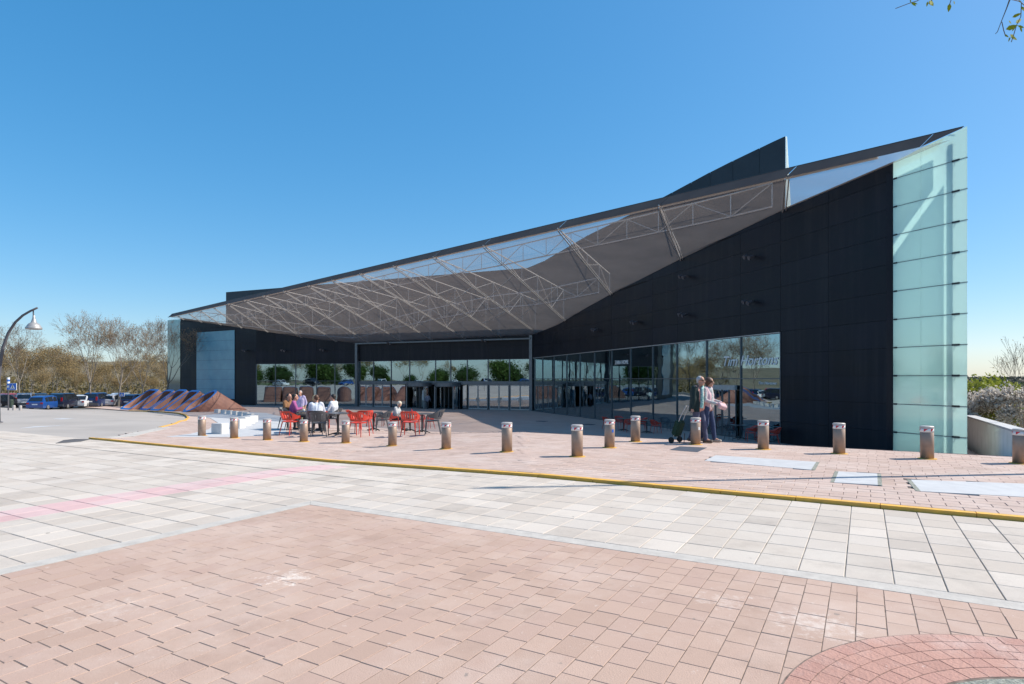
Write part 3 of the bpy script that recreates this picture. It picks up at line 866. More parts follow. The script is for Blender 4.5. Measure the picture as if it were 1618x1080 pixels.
# fixed lights beside the revolving doors
for x0, x1 in ((737, 731), (640, 619)):
    p, q = wallat(C_, E_, x0), wallat(C_, E_, x1)
    b = MB(); slab_between(b, p, q, gfl(p), gfl(q), zD, zD, nE, 0.015, -0.05); part(b, 'pane', K['panedoor'], ent)
for xc in (664, 709):
    c = wallat(C_, E_, xc); fl = gz(c.x, c.y) + 0.06; r = 1.62
    b = MB(); b.lathe([(r, zD - .22), (r, zD + .24), (r - .06, zD + .24), (r - .06, zD - .18)], 36, (c.x, c.y, 0))
    rd_ = part(b, 'revolving_door', K['frame'], ent)
    for s in (-1, 1):                             # curved glass cheeks
        g = MB()
        base = math.atan2(nE.y, nE.x) + s * math.pi / 2
        for k in range(8):
            a0 = base - 0.72 + 1.44 * k / 8; a1 = base - 0.72 + 1.44 * (k + 1) / 8
            g.prism([Vector((c.x + r * .98 * math.cos(a), c.y + r * .98 * math.sin(a), z)) for a, z in ((a0, fl), (a1, fl), (a1, zD - .22), (a0, zD - .22))], (0.012 * math.cos(a0), 0.012 * math.sin(a0), 0))
        part(g, 'curved_pane', K['panedoor'], rd_)
        for a in (base - 0.73, base + 0.73):
            t = MB(); pt_ = Vector((c.x + r * .98 * math.cos(a), c.y + r * .98 * math.sin(a), 0)); t.box((pt_.x, pt_.y, (fl + zD - .22) / 2), (.09, .09, zD - .22 - fl), Matrix.Rotation(a, 3, 'Z')); part(t, 'post', K['steel'], rd_)
    t = MB(); t.tube([(c.x, c.y, fl), (c.x, c.y, zD - .2)], 0.05, 8)
    ax0 = math.atan2(nE.y, nE.x) + (0.5 if xc < 690 else 0.9)
    for k in range(4):
        a = ax0 + k * math.pi / 2; e = V2(math.cos(a), math.sin(a))
        for z in (fl + .03, zD - .30): t.tube([P3(c, z), P3(c + e * 1.5, z)], 0.03, 4)
        t.tube([P3(c + e * 1.5, fl + .03), P3(c + e * 1.5, zD - .30)], 0.03, 4)
    part(t, 'turnstile', K['frame'], rd_)
for xc in (674.5, 722):                            # white notice boards beside the revolving doors
    c = wallat(C_, E_, xc) + nE * 0.55 if xc < 700 else wallat(C_, E_, xc) + nE * 0.2
    b = MB(); d = (E_ - C_).normalized() * 0.25; slab_between(b, c - d, c + d, hz(c, 632), hz(c, 632), hz(c, 616), hz(c, 616), nE, 0.04, 0.0); part(b, 'notice_board', K['white'], ent)

# rooms behind the glass ---------------------------------------------
def room(P, Q, n, depth, top, name):
    b = MB()
    ip, iq = P - n * depth, Q - n * depth
    for i in range(6):
        a, c = P + (Q - P) * (i / 6), P + (Q - P) * ((i + 1) / 6)
        b.quad([P3(a - n * .12, gz(a.x, a.y) + .05), P3(c - n * .12, gz(c.x, c.y) + .05), P3(c - n * depth, gz(c.x, c.y) + .05), P3(a - n * depth, gz(a.x, a.y) + .05)])
    fl = part(b, 'interior_floor', K['floor_in'])
    b = MB()
    zb = min(base_z(P), base_z(Q))
    slab_between(b, P, Q, zb, zb, top(P), top(Q), n, 0.1, -depth)
    for s, e in ((P, ip), (Q, iq)):
        b.prism([P3(s - n * .3, zb), P3(e, zb), P3(e, top(s)), P3(s - n * .3, top(s))], P3((Q - P).normalized() * .05, 0))
    b.quad([P3(P - n * .2, top(P)), P3(Q - n * .2, top(Q)), P3(iq, top(Q)), P3(ip, top(P))])
    w = part(b, 'interior_wall', K['wall_in'])
    rg = random.Random(len(name))
    L = (Q - P).length; d = (Q - P) / L
    for k in range(int(L / 2.4)):
        s = P + d * (1 + k * 2.4 + rg.uniform(-.5, .5)) - n * rg.uniform(1.6, depth - .8)
        f = gz(s.x, s.y) + .05; hgt = rg.choice((1.1, 1.5, 2.1, 2.1))
        b = MB(); sz = rg.uniform(.4, .8)
        b.box((s.x, s.y, f + hgt / 2), (sz, .35, hgt), Matrix.Rotation(math.atan2(d.y, d.x), 3, 'Z'))
        for q in range(3): b.box((s.x + n.x * .25, s.y + n.y * .25, f + hgt * (q + 1) / 3.5), (sz * .95, .3, .04), Matrix.Rotation(math.atan2(d.y, d.x), 3, 'Z'))
        part(b, 'display_unit', K[rg.choice(('wall_in', 'white', 'frame', 'floor_in'))], fl)
room(W1, C_, nR, 7.0, GT_R, 'cafe')
room(C_, E_, nE, 8.0, lambda p: zE, 'hall_')
room(E_, L1, nL, 6.0, lambda p: zL, 'shops__')

# upper block behind the canopy ----------------------------------------
UB = [C_ - UU * 20, wallat(C_, E_, 352)]
d_ = UU * ((UB[1] - C_).dot(UU)); UB[1] = C_ + d_ if False else UB[1]
zU = EYE + 11.9
b = MB()
nU = outn(UB[0], UB[1])
b.prism([P3(UB[0] - nU * .6, EYE + 3.4), P3(UB[1] - nU * .6, EYE + 3.4), P3(UB[1] - nU * .6, zU), P3(UB[0] - nU * .6, zU)], P3(-nU * 18, 0))
ub = part(b, 'upper_block', K['upperbrown'])
nn = 13
for k in range(nn):
    p, q = UB[1].lerp(UB[0], k / nn), UB[1].lerp(UB[0], (k + 1) / nn)
    d = (q - p).normalized() * .02
    for z0, z1, m in ((EYE + 9.6, zU + .08, 'upper'), (EYE + 7.0, EYE + 9.57, 'upperbrown'), (EYE + 4.4, EYE + 6.97, 'upperbrown')):
        b = MB(); slab_between(b, p + d, q - d, z0, z0, z1, z1, nU, 0.06, -0.57); part(b, 'cladding_panel', K[m], ub)
# tall blade rising over the roof
T0 = KZ(1241, 62.0)
pxs = [(1241, 215), (1222, 223.5), (1200, 234), (1180, 243.5), (1158, 254), (1140, 263), (1122, 272), (1092, 288), (1062, 304), (1000, 337), (930, 371), (860, 412), (815, 431), (780, 440)]
bl = []
for x, y in pxs:
    p = wallat(T0, T0 + UU, x); bl.append((p, hz(p, y)))
b = MB()
nB = outn(T0, T0 + UU * 10)
for (p, zp), (q, zq) in zip(bl, bl[1:]):
    slab_between(b, p, q, EYE + 4.5, EYE + 4.5, zp - .05, zq - .05, nB, 0.5, -0.55)
blade = part(b, 'roof_blade', K['upper'])
for i in (0, 2, 4, 6, 7, 8, 9, 10, 11, 12):
    j = {0: 2, 2: 4, 4: 6}.get(i, i + 1)
    pl = bl[i:j + 1]
    d = UU * 0.02
    b = MB()
    low = EYE + 7.0
    pts = [P3(pl[0][0] + d, low)] + [P3(pl[-1][0] - d, low)] + [P3(p - (d if n_ == 0 else -d if n_ == len(pl) - 1 else d * 0), z) for n_, (p, z) in list(enumerate(pl[::-1]))]
    b.prism(pts, P3(nB * .05, 0)); part(b, 'cladding_panel', K['upper'], blade)
tp = bl[0][0]
b = MB(); b.prism([P3(tp - UU * .02, EYE + 7.0), P3(tp - UU * 1.0, EYE + 7.0), P3(tp - UU * .16, bl[0][1] - .1), P3(tp - UU * .02, bl[0][1])], P3(-nB * .06, 0))
part(b, 'glass_edge', K['palefrost'], blade)
# closed back and side of the right wing
b = MB()
SE = KZ(1480, 60.0)
b.prism([P3(F1 + V2(.02, .05), base_z(F1)), P3(SE, base_z(SE)), P3(SE, EYE + 6.0), P3(F1 + V2(.02, .05), EYE + 8.2)], (-.2, .1, 0))
part(b, 'side_wall', K['dark'])

# canopy ---------------------------------------------------------------
ts = [0.0055, .0154, .0693, .1369, .2097, .2795, .337, .3915, .444, .4947, .5435, .5987, .652, .705, .757, .808, .858, .907, .955, 1.0]
def edge(t): return F0.lerp(L3, t)
def hit(t):
    """where a rib from the leading edge meets the walls"""
    o = edge(t); best = None
    for (a, za), (c, zc) in zip(SOF, SOF[1:]):
        d = c - a; den = VV.x * d.y - VV.y * d.x
        if abs(den) < 1e-9: continue
        s = ((a.x - o.x) * d.y - (a.y - o.y) * d.x) / den
        u = ((a.x - o.x) * VV.y - (a.y - o.y) * VV.x) / den
        if s > 0.02 and -1e-6 <= u <= 1 + 1e-6 and (best is None or s < best[0]): best = (s, a + d * u, lerp(za, zc, u))
    if best is None: return (F1, SOF[0][1]) if t < .5 else (L3, SOF[-1][1])
    return best[1], best[2]
b = MB(); b.tube([P3(edge(0.03) + VV * .5, EDGE_B + .14), P3(edge(0.996) + VV * .5, EDGE_B + .14)], 0.09, 8)
canopy = part(b, 'canopy', K['steel'])
sv = Vector((sd.x, sd.y, sd.z)); lift = sv * ((EDGE_T - EDGE_B) / sv.z)
for i, (t0, t1) in enumerate(zip(ts, ts[1:])):
    # soffit sheet, slightly slack between ribs
    b = MB(); nsub = 5
    for k in range(nsub):
        u0, u1 = lerp(t0, t1, (k + (0.012 if k == 0 else 0)) / nsub), lerp(t0, t1, (k + 1 - (0.012 if k == nsub - 1 else 0)) / nsub)
        (h0, z0), (h1, z1) = hit(u0), hit(u1)
        e0, e1 = edge(u0), edge(u1)
        for j in range(4):
            f0, f1 = j / 4, (j + 1) / 4
            b.quad([P3(e0.lerp(h0, f0), lerp(EDGE_B, z0, f0)), P3(e1.lerp(h1, f0), lerp(EDGE_B, z1, f0)), P3(e1.lerp(h1, f1), lerp(EDGE_B, z1, f1)), P3(e0.lerp(h0, f1), lerp(EDGE_B, z0, f1))])
    part(b, 'soffit_panel', K['mesh'], canopy)
    # fascia leans back towards the sun's path
    g = (t1 - t0) * 0.004
    a, c = P3(edge(t0 + g), EDGE_B), P3(edge(t1 - g), EDGE_B)
    b = MB(); b.prism([a + (lift * .88 if i == 0 else lift * 0), c, c + lift, a + lift], P3(VV * .02, 0)); part(b, 'fascia_panel', K['fascia'], canopy)
b = MB()
a, c = P3(edge(.0055), EDGE_T) + P3(V2(lift.x, lift.y), 0), P3(edge(1), EDGE_T) + P3(V2(lift.x, lift.y), 0)
b.tube([a, c], 0.018, 6); part(b, 'edge_trim', K['blackmetal'], canopy)
for i, t in enumerate(ts[2:-1]):
    h, z = hit(t); e = edge(t); L = (h - e).length
    dn = Vector((0, 0, -.07))
    b = MB(); b.tube([P3(e, EDGE_B) + dn, P3(h, z) + dn], 0.04, 5); b.tube([P3(e, EDGE_B) + dn + Vector((.16, 0, 0)), P3(h, z) + dn + Vector((.16, 0, 0))], 0.03, 5)
    part(b, 'rib', K['steel'], canopy)
    if L > 5.5:
        b = MB(); ztop = EDGE_B + .05
        nb = max(2, int(L / 3.2)); f_end = min(1.0, (L - .4) / L)
        pt_t = [P3(e.lerp(h, f_end * k / nb), lerp(ztop, ztop - .6, k / nb)) for k in range(nb + 1)]
        pt_b = [P3(e.lerp(h, f_end * k / nb), lerp(EDGE_B, z, f_end * k / nb) + .05) for k in range(nb + 1)]
        b.tube([pt_t[0], pt_t[-1]], 0.04, 5)
        for k in range(1, nb + 1):
            b.tube([pt_b[k], pt_t[k]], 0.024, 4)
            if k < nb: b.tube([pt_t[k], pt_b[k + 1]] if k % 2 else [pt_b[k], pt_t[k + 1]], 0.02, 4)
        part(b, 'truss', K['steel'], canopy)
# bracing between ribs, under the skin
for i in range(5, len(ts) - 3):
    (h0, z0), (h1, z1) = hit(ts[i]), hit(ts[i + 1])
    b = MB()
    for f in (0.3, 0.62):
        p0, p1 = P3(edge(ts[i]).lerp(h0, f), lerp(EDGE_B, z0, f) - .04), P3(edge(ts[i + 1]).lerp(h1, f + .14), lerp(EDGE_B, z1, f + .14) - .04)
        b.tube([p0, p1], 0.026, 4)
    part(b, 'brace', K['steel'], canopy)
# long lattice girders parallel with the leading edge
for off, t_a, t_b in ((3.6, 0.075, 0.93), (12.5, .22, .8)):
    b = MB(); n_ = int((t_b - t_a) * 91 / 2.1)
    lo, hi_ = [], []
    for k in range(n_ + 1):
        t = lerp(t_a, t_b, k / n_); h, z = hit(t); e = edge(t); L = (h - e).length
        f = min(0.9, off / max(L, .1)); p = e.lerp(h, f); zb = lerp(EDGE_B, z, f) + .10
        lo.append(P3(p, zb)); hi_.append(P3(p, zb + 1.15))
    b.tube(lo, 0.042, 5); b.tube(hi_, 0.042, 5)
    for k in range(n_ + 1):
        b.tube([lo[k], hi_[k]], 0.026, 4)
        if k < n_: b.tube([lo[k], hi_[k + 1]] if k % 2 else [hi_[k], lo[k + 1]], 0.022, 4)
    part(b, 'lattice_girder', K['steel'], canopy)

# glass fins ---------------------------------------------------------------
nF = outn(F0, F1)
def fin_top(p):                                   # the roof cuts the fin on a slope
    t = (p - F1).dot(F0 - F1) / (F0 - F1).dot(F0 - F1)
    return lerp(hz(F1, 256), hz(F0, 197), t)
b = MB(); cpos = F0.lerp(F1, 0.19) - nF * .22
b.box((cpos.x, cpos.y, (base_z(F0) + EYE + 8.7) / 2), (.16, .16, EYE + 8.7 - base_z(F0)), Matrix.Rotation(math.atan2(nF.y, nF.x), 3, 'Z'))
finp = part(b, 'glass_fin', K['frame'])
split = F1.lerp(F0, 0.40)
for p, q in ((F1, split), (split, F0)):
    d = (q - p).normalized() * 0.004
    p2, q2 = p + d, q - d
    for k in range(-4, 10):
        a, c = Z0 + k * PH + .012, Z0 + (k + 1) * PH - .012
        zl = max(a, base_z(F0)); h0, h1 = min(c, fin_top(p2)), min(c, fin_top(q2))
        if max(h0, h1) - zl < 0.03: continue
        b = MB(); slab_between(b, p2, q2, zl, zl, max(h0, zl + .01), max(h1, zl + .01), nF, 0.016, 0.0)
        part(b, 'glass_panel', K['fin'], finp)
for k in range(-3, 9):
    z = Z0 + k * PH
    for f in (0.035, 0.86):
        p = F1.lerp(F0, f); d = (F0 - F1).normalized() * (.07 if f < .5 else .13)
        if z > fin_top(p) - .05 or z < gz(p.x, p.y) + .03: continue
        b = MB(); slab_between(b, p - d, p + d, z - .032, z - .032, z + .032, z + .032, nF, 0.06, -0.03); b.tube([P3(p - nF * .2, z), P3(p + nF * .03, z)], 0.014, 5)
        part(b, 'clamp', K['blackmetal'], finp)
    if gz(F1.x, F1.y) < z < fin_top(F1) - .05:
        b = MB(); slab_between(b, F1, F0, z - .016, z - .016, z + .016, z + .016, nF, 0.01, -0.022); part(b, 'joint_seal', K['frame'], finp)
# unseen frosted sheets added behind the fin, cut so a sun streak falls through
gb = -0.40
def finq(f, z): return P3(F1.lerp(F0, f) + nF * gb, z)
zb_ = base_z(F0)
for pts in ([finq(0.0, zb_), finq(.76, zb_), finq(.76, EYE + 7.55), finq(.30, EYE + 6.1), finq(0.0, EYE + 5.1)],
            [finq(0.0, EYE + 5.55), finq(.30, EYE + 6.5), finq(.62, EYE + 7.5), finq(.62, EYE + 8.6), finq(0.0, EYE + 8.3)]):
    b = MB(); b.prism(pts, P3(-nF * .012, 0)); part(b, 'light_diffuser', K['palefrost'], finp)
# left fin
nF2 = outn(L2, L3)
b = MB(); slab_between(b, L2, L3, base_z(L2), base_z(L3), EYE + 8.0, EYE + 8.1, nF2, 0.03, -.3)
fl_ = part(b, 'glass_fin', K['frame'])
for k in range(-5, 9):
    a, c = Z0 + k * PH + .006, Z0 + (k + 1) * PH - .006
    zl = max(a, base_z(L2)); h = min(c, hz(L2, 504))
    if h - zl < .03: continue
    b = MB(); slab_between(b, L2, L3, zl, zl, h, h, nF2, 0.03, 0.0); part(b, 'glass_panel', K['finleft'], fl_)

# floodlights on the dark walls
def flood(p, z, n):
    b = MB(); b.tube([P3(p, z), P3(p + n * .24, z)], 0.04, 6)
    s = (Vector((n.y, -n.x, 0)))
    for e in (-1, 1):
        c = P3(p + n * .3, z + .05 * e) + s * (.18 * e)
        b.tube([c - s * .03, c + Vector((n.x, n.y, 0)) * .22 + Vector((0, 0, -.10))], [.07, .125], 8)
    b.tube([P3(p + n * .24, z) - s * .2, P3(p + n * .24, z) + s * .2], .03, 6)
    part(b, 'floodlight', K['pole'])
for x, y in ((1192, 405), (1190, 476), (1087, 436), (1086, 496), (1008, 508), (945, 520)):
    p = wallat(W1, C_, x) if x < 1232 else wallat(F1, W1, x); flood(p, hz(p, y), nR)
for x, y in ((511, 552), (450, 553)): p = wallat(E_, L1, x); flood(p, hz(p, y), nL)
p = wallat(L1, L2, 390); flood(p, hz(p, 553), nL2)
for x, y in ((767, 537), (618, 541)): p = wallat(C_, E_, x); flood(p, min(hz(p, y), sof_z(p) - .15), nE)

# sliding cafe door in the right front
p, q = wallat(W1, C_, 1122) + nR * .06, wallat(W1, C_, 1166) + nR * .06
b = MB(); slab_between(b, p, q, EYE - .62, EYE - .62, EYE - .36, EYE - .36, nR, .16, 0); hd = part(b, 'door_header', K['steel'])
for f0, f1 in ((0.02, .25), (.26, .49), (.51, .74), (.75, .98)):
    a, c = p.lerp(q, f0), p.lerp(q, f1); d = (c - a).normalized(); L = (c - a).length
    b = MB(); fl = gz(a.x, a.y) + .07
    for u, v in ((0, .05), (L - .05, L)): slab_between(b, a + d * u, a + d * v, fl, fl, EYE - .63, EYE - .63, nR, .05, 0)
    slab_between(b, a + d * .05, a + d * (L - .05), fl, fl, fl + .1, fl + .1, nR, .05, .002)
    dr = part(b, 'door', K['frame'], hd)
    g = MB(); slab_between(g, a + d * .05, a + d * (L - .05), fl + .1, fl + .1, EYE - .63, EYE - .63, nR, .01, .02); part(g, 'pane', K['panedoor'], dr)

# lettering on the glass
def lettering(txt, px0, px1, py, P, Q, n, h, m, shear=0.0, name='lettering', off=-.03, ext=0.012, sx=1.0):
    cu = bpy.data.curves.new(name, 'FONT'); cu.body = txt; cu.size = 1.0; cu.extrude = 0.02; cu.shear = shear; cu.resolution_u = 3
    ob = bpy.data.objects.new('t', cu); COL.objects.link(ob)
    dg = bpy.context.evaluated_depsgraph_get(); me = bpy.data.meshes.new_from_object(ob.evaluated_get(dg))
    bpy.data.objects.remove(ob)
    xs = [v.co.x for v in me.vertices]; w = max(xs) - min(xs)
    a, c = wallat(P, Q, px0) + n * off, wallat(P, Q, px1) + n * off
    L = (c - a).length; s = L / w; d = (c - a).normalized(); z = hz((a + c) / 2, py)
    M = Matrix(((d.x, 0, n.x, 0), (d.y, 0, n.y, 0), (0, 1, 0, 0), (0, 0, 0, 1)))
    x0 = min(xs)
    for v in me.vertices:
        q = Vector(((v.co.x - x0) * s, v.co.y * h, v.co.z * ext / .02))
        v.co = (M @ q) + P3(a, z)
    me.name = name; me.materials.append(m)
    o = link(name, me, mall); o.location = -BC
    return o
lettering('ZARA HOME', 971, 992, 575, W1, C_, nR, 0.42, K['signwhite'])
lettering('Tim Hortons', 1143, 1229, 577, W1, C_, nR, 0.80, K['signwhite'], shear=0.35)
lettering('Tim Hortons', 1198, 1226, 607, W1, C_, nR, 0.2, K['signwhite'], shear=0.35)

# ------------------------------------------------------------------ STREET FURNITURE
# steel bollards
BOL = [(319, 689.5, 'steel bollard at the far left end of the row, beside the lone stone cube'),
       (370, 693, 'steel bollard right in front of the lone stone cube'),
       (422, 696, 'steel bollard third from the left, just left of the red terrace chairs'),
       (480, 698.5, 'steel bollard in front of the table of seated men'),
       (546, 700.5, 'steel bollard left of the pair of overlapping red chairs'),
       (620, 705, 'steel bollard in front of the seated white-haired woman'),
       (705, 710, 'steel bollard just right of the terrace, beside the last grey chair'),
       (801, 714.5, 'steel bollard standing alone midway between terrace and walking couple'),
       (912, 722, 'steel bollard nearest the yellow kerb, at the bend of the row'),
       (963, 708, 'steel bollard with a small blue sticker, second before the shaded terrace'),
       (1004, 698.5, 'steel bollard farthest back, in front of the shaded red chairs'),
       (1099, 703, 'steel bollard with a square sticker in front of the walking man'),
       (1206, 710.5, 'steel bollard in front of the corner of the glass front'),
       (1326, 717.5, 'steel bollard in front of the plain dark wall'),
       (1465, 725.5, 'brownish steel bollard in front of the teal glass fin'),
       (1612, 733, 'steel bollard cut by the right edge, in front of the white parapet')]
BR, BH = 0.118, 0.655
def make_bollard():
    t = thing('bollard', BOL[0][2], 'bollard', (0, 0, 0), 0, 'steel bollards along the pavement')
    b = MB(); b.lathe([(BR, 0.0), (BR, BH - .125), (BR - .003, BH - .122)], 28); b.build('post', K['inox'], t, True)
    for e in t.children: pass
    b = MB(); b.lathe([(BR + .001, BH - .121), (BR + .001, BH - .045)], 28); bd = b.build('reflective_band', K['white'], t, True)
    b = MB(); b.lathe([(BR - .004, BH - .045), (BR + .006, BH - .041), (BR + .006, BH - .012), (BR - .01, BH), (.02, BH + .004)], 28); b.build('cap', K['cap'], t)
    for a0 in (200, 262, 320, 80, 140, 20):
        b = MB(); m_ = 8; pts = []
        for k in range(m_):
            f0, f1 = k / m_, (k + 1) / m_
            A = [R(a0 + 34 * f) for f in (f0, f1)]
            zt = [BH - .052 - 0 * f for f in (f0, f1)]; zb = [BH - .052 - .06 * (1 - f) for f in (f0, f1)]
            rr = BR + .0025
            b.quad([(rr * math.cos(A[0]), rr * math.sin(A[0]), zb[0]), (rr * math.cos(A[1]), rr * math.sin(A[1]), zb[1]), (rr * math.cos(A[1]), rr * math.sin(A[1]), zt[1]), (rr * math.cos(A[0]), rr * math.sin(A[0]), zt[0])])
        b.build('red_mark', K['redmark'], bd)
    b = MB(); b.lathe([(BR + .05, -.02), (BR + .05, .006), (BR + .004, .010)], 28); b.build('base_ring', K['yellow'], t)
    return t
bol = make_bollard(); freeze(bol)
for i, (x, y, lab) in enumerate(BOL):
    p = gp(x, y - 1.2, 0.05); rz = random.uniform(-.9, .9)
    if i == 0: bol.location = p
    else:
        o = copy_tree(bol, p, rz, lab); o.rotation_euler = (random.uniform(-.012, .012), random.uniform(-.012, .012), rz)
        if i in (9, 11):
            me = MB(); a = R(-62) - rz; r_ = BR + .003
            me.prism([(r_ * math.cos(a + s * .22), r_ * math.sin(a + s * .22), z) for s, z in ((-1, .36), (1, .36), (1, .43), (-1, .43))], (.003 * math.cos(a), .003 * math.sin(a), 0))
            me.build('sticker', K['white'] if i == 11 else K['signblue'], o)

# pale stone cubes in an arc
CUBES = [(348, 684.5, 00.37, 'stone cube standing alone in front, between two bollards'), (376, 676, 0.37, 'front stone cube of the curved file, nearest the bollards'), (385, 672.5, 0.37, 'second stone cube of the curved file counted from the front'),
         (393, 669.5, 0.37, 'third stone cube of the curved file counted from the front'), (399, 666.5, 0.37, 'stone cube at the right turn of the curved file'), (402, 663, 0.37, 'stone cube farthest right, where the arc turns back'),
         (396, 660, 0.37, 'stone cube of the back file next to the turn'), (389, 658, 0.37, 'second stone cube of the back file from the right'), (380.5, 656.7, 0.37, 'third stone cube of the back file from the right'), (372, 655.4, 0.37, 'stone cube in the middle of the back file'),
         (363, 654.3, 0.37, 'third stone cube of the back file from the sculptures'), (354, 653.2, 0.37, 'second stone cube of the back file from the sculptures'), (343.5, 652.2, 0.37, 'stone cube at the left end of the back file, beside the sculptures')]
for x, y, s, lab in CUBES:
    p = gp(x, y, 0.055)
    bm = bmesh.new(); bmesh.ops.create_cube(bm, size=1.0); bmesh.ops.scale(bm, vec=(s * 1.1, s * 1.1, s), verts=bm.verts)
    bmesh.ops.bevel(bm, geom=bm.edges[:], offset=0.018, segments=2, affect='EDGES')
    bmesh.ops.translate(bm, vec=(0, 0, s / 2 - .015), verts=bm.verts)
    me = bpy.data.meshes.new('stone_cube'); bm.to_mesh(me); bm.free(); me.materials.append(K['cube'])
    o = link('stone_cube', me, None, p); o.rotation_euler = (0, 0, R(-10) + random.uniform(-.08, .08))
    tag(o, 'pale ' + lab, 'stone seat', 'stone cubes in an arc')

# rust-red sculptures: slanting tubes cut open, with blue edges
def sculpture(px, py, height, run, depth, round_, lab):
    p = gp(px, py, 0.05)
    t = thing('tube_sculpture', lab, 'sculpture', p, R(54), 'slanting tube sculptures by the drive')
    top = Vector((run, 0, height)); ax = Vector((run * 1.05, 0, -height)).normalized()
    n = 28; loop = []
    for k in range(n):
        a = 2 * math.pi * k / n; c, s = math.cos(a), math.sin(a)
        e = 1.0 if round_ else 0.28
        u = math.copysign(abs(c) ** e, c); v = math.copysign(abs(s) ** e, s)
        loop.append(top * (.5 + .5 * u) + Vector((0, v * depth / 2, 0)))
    def ring(sc): 
        c = top * .5
        return [c + (q - c) * sc for q in loop]
    def foot(q): return q + ax * ((q.z + .04) / -ax.z)
    b = MB(); o_, i_ = ring(1.0), ring(.90)
    fo, fi = [foot(q) for q in o_], [foot(q) for q in i_]
    for k in range(n):
        j = (k + 1) % n
        b.quad([o_[k], fo[k], fo[j], o_[j]]); b.quad([i_[j], fi[j], fi[k], i_[k]])
    b.build('tube', K['rust'], t, round_)
    nr = Vector((-top.z, 0, top.x)).normalized() * .03
    b = MB(); o2, i2 = ring(1.02), ring(.875)
    for k in range(n):
        j = (k + 1) % n
        b.quad([o2[k] + nr, o2[j] + nr, i2[j] + nr, i2[k] + nr]); b.quad([o2[j] + nr, o2[k] + nr, o2[k] - nr, o2[j] - nr]); b.quad([i2[k] + nr, i2[j] + nr, i2[j] - nr, i2[k] - nr]); b.quad([o2[k] - nr, i2[k] - nr, i2[j] - nr, o2[j] - nr])
    b.build('rim', K['blue'], t)
    return t
for a in ((196, 646.6, 2.05, 3.0, 2.4, False, 'leftmost rust-red slanted box tube with blue rim, nearest the parked cars'), (226, 647.2, 2.0, 2.7, 2.0, False, 'second rust-red slanted tube from the left, blue rimmed'),
          (243, 648.2, 2.05, 2.9, 2.0, False, 'middle rust-red slanted tube of the five, blue rimmed'), (266, 649.2, 2.0, 2.7, 2.0, False, 'fourth rust-red slanted tube, just behind the round one'),
          (291, 650.6, 2.05, 3.1, 2.1, True, 'rightmost round rust-red tube sculpture with oval blue rim beside the stone cubes')): sculpture(*a)

# terrace chairs and tables ------------------------------------------------
def make_chair(m, label):
    t = thing('armchair', label, 'chair')
    b = MB(); pts = []                               # seat: rounded dished plate
    n = 20
    rim = []
    for k in range(n):
        a = 2 * math.pi * k / n; c, s = math.cos(a), math.sin(a)
        rim.append((.22 * math.copysign(abs(c) ** .6, c) + .01, .22 * math.copysign(abs(s) ** .6, s)))
    vs = [(x, y, .455 + .012 * (abs(y) / .22)) for x, y in rim] + [(0, 0, .44)] + [(x, y, .432) for x, y in rim]
    fs = [(k, (k + 1) % n, n) for k in range(n)] + [((k + 1) % n, k, n + 1 + k, n + 1 + (k + 1) % n) for k in range(n)] + [tuple(range(n + 1, 2 * n + 1))[::-1]]
    b.add(vs, fs); b.build('seat', m, t, False)
    # back and arms: one wrapping shell with slots in the back
    b = MB(); na = 26
    def sh(f, up, th):
        ang = R(-108 + 216 * f) + math.pi
        w = abs(f - .5) * 2
        r = .27 + .03 * up + th
        top = .81 - .16 * min(1, max(0, (w - .45) / .4)); bot = .50 + .07 * max(0, (w - .5) / .5)
        lean = .10 * up * (1 - w)
        return ((r * math.cos(ang)) * .98 - lean + .02 + (.06 * max(0, w - .5)), r * math.sin(ang) * (1.0), lerp(bot, top, up))
    for k in range(na):
        f0, f1 = k / na, (k + 1) / na
        for (u0, u1) in ((0, .22), (.22, .5), (.5, .78), (.78, 1)):
            if k % 2 and .25 < f0 < .75 and u0 in (.22, .5): continue
            q = [sh(f0, u0, 0), sh(f1, u0, 0), sh(f1, u1, 0), sh(f0, u1, 0)]
            r_ = [sh(f0, u0, .018), sh(f1, u0, .018), sh(f1, u1, .018), sh(f0, u1, .018)]
            b.add(q + r_, [(0, 1, 2, 3), (7, 6, 5, 4), (0, 4, 5, 1), (3, 2, 6, 7), (1, 5, 6, 2), (0, 3, 7, 4)])
    b.build('backrest', m, t)
    for sx in (-1, 1):
        for sy in (-1, 1):
            b = MB(); foot = (.24 * sx + (-.02 if sx < 0 else 0), .25 * sy, 0)
            tp_ = (.17 * sx, .19 * sy, .45) if sx < 0 else (.20 * sx, .24 * sy, .56)
            b.tube([foot, tp_], [.014, .022], 6); b.build('leg', m, t)
    for sy in (-1, 1):
        b = MB(); b.tube([(.20, .24 * sy, .56), (.16, .262 * sy, .645)], [.02, .018], 6); b.build('arm_post', m, t)
    return t
def make_table(label):
    t = thing('cafe_table', label, 'table')
    bm = bmesh.new(); bmesh.ops.create_cube(bm, size=1); bmesh.ops.scale(bm, vec=(.72, .72, .03), verts=bm.verts); bmesh.ops.bevel(bm, geom=[e for e in bm.edges if abs((e.verts[0].co - e.verts[1].co).z) > .01], offset=.05, segments=3, affect='EDGES'); bmesh.ops.translate(bm, vec=(0, 0, .735), verts=bm.verts)
    me = bpy.data.meshes.new('table_top'); bm.to_mesh(me); bm.free(); me.materials.append(K['tabletop']); link('table_top', me, t)
    b = MB(); b.tube([(0, 0, .03), (0, 0, .72)], .035, 10); b.box((0, 0, .712), (.3, .3, .012)); b.build('column', K['blackmetal'], t)
    for k in range(4):
        a = R(45 + 90 * k); b = MB(); b.tube([(0, 0, .09), (.16 * math.cos(a), .16 * math.sin(a), .06), (.34 * math.cos(a), .34 * math.sin(a), .015)], [.03, .024, .015], 6); b.build('foot', K['blackmetal'], t)
    return t
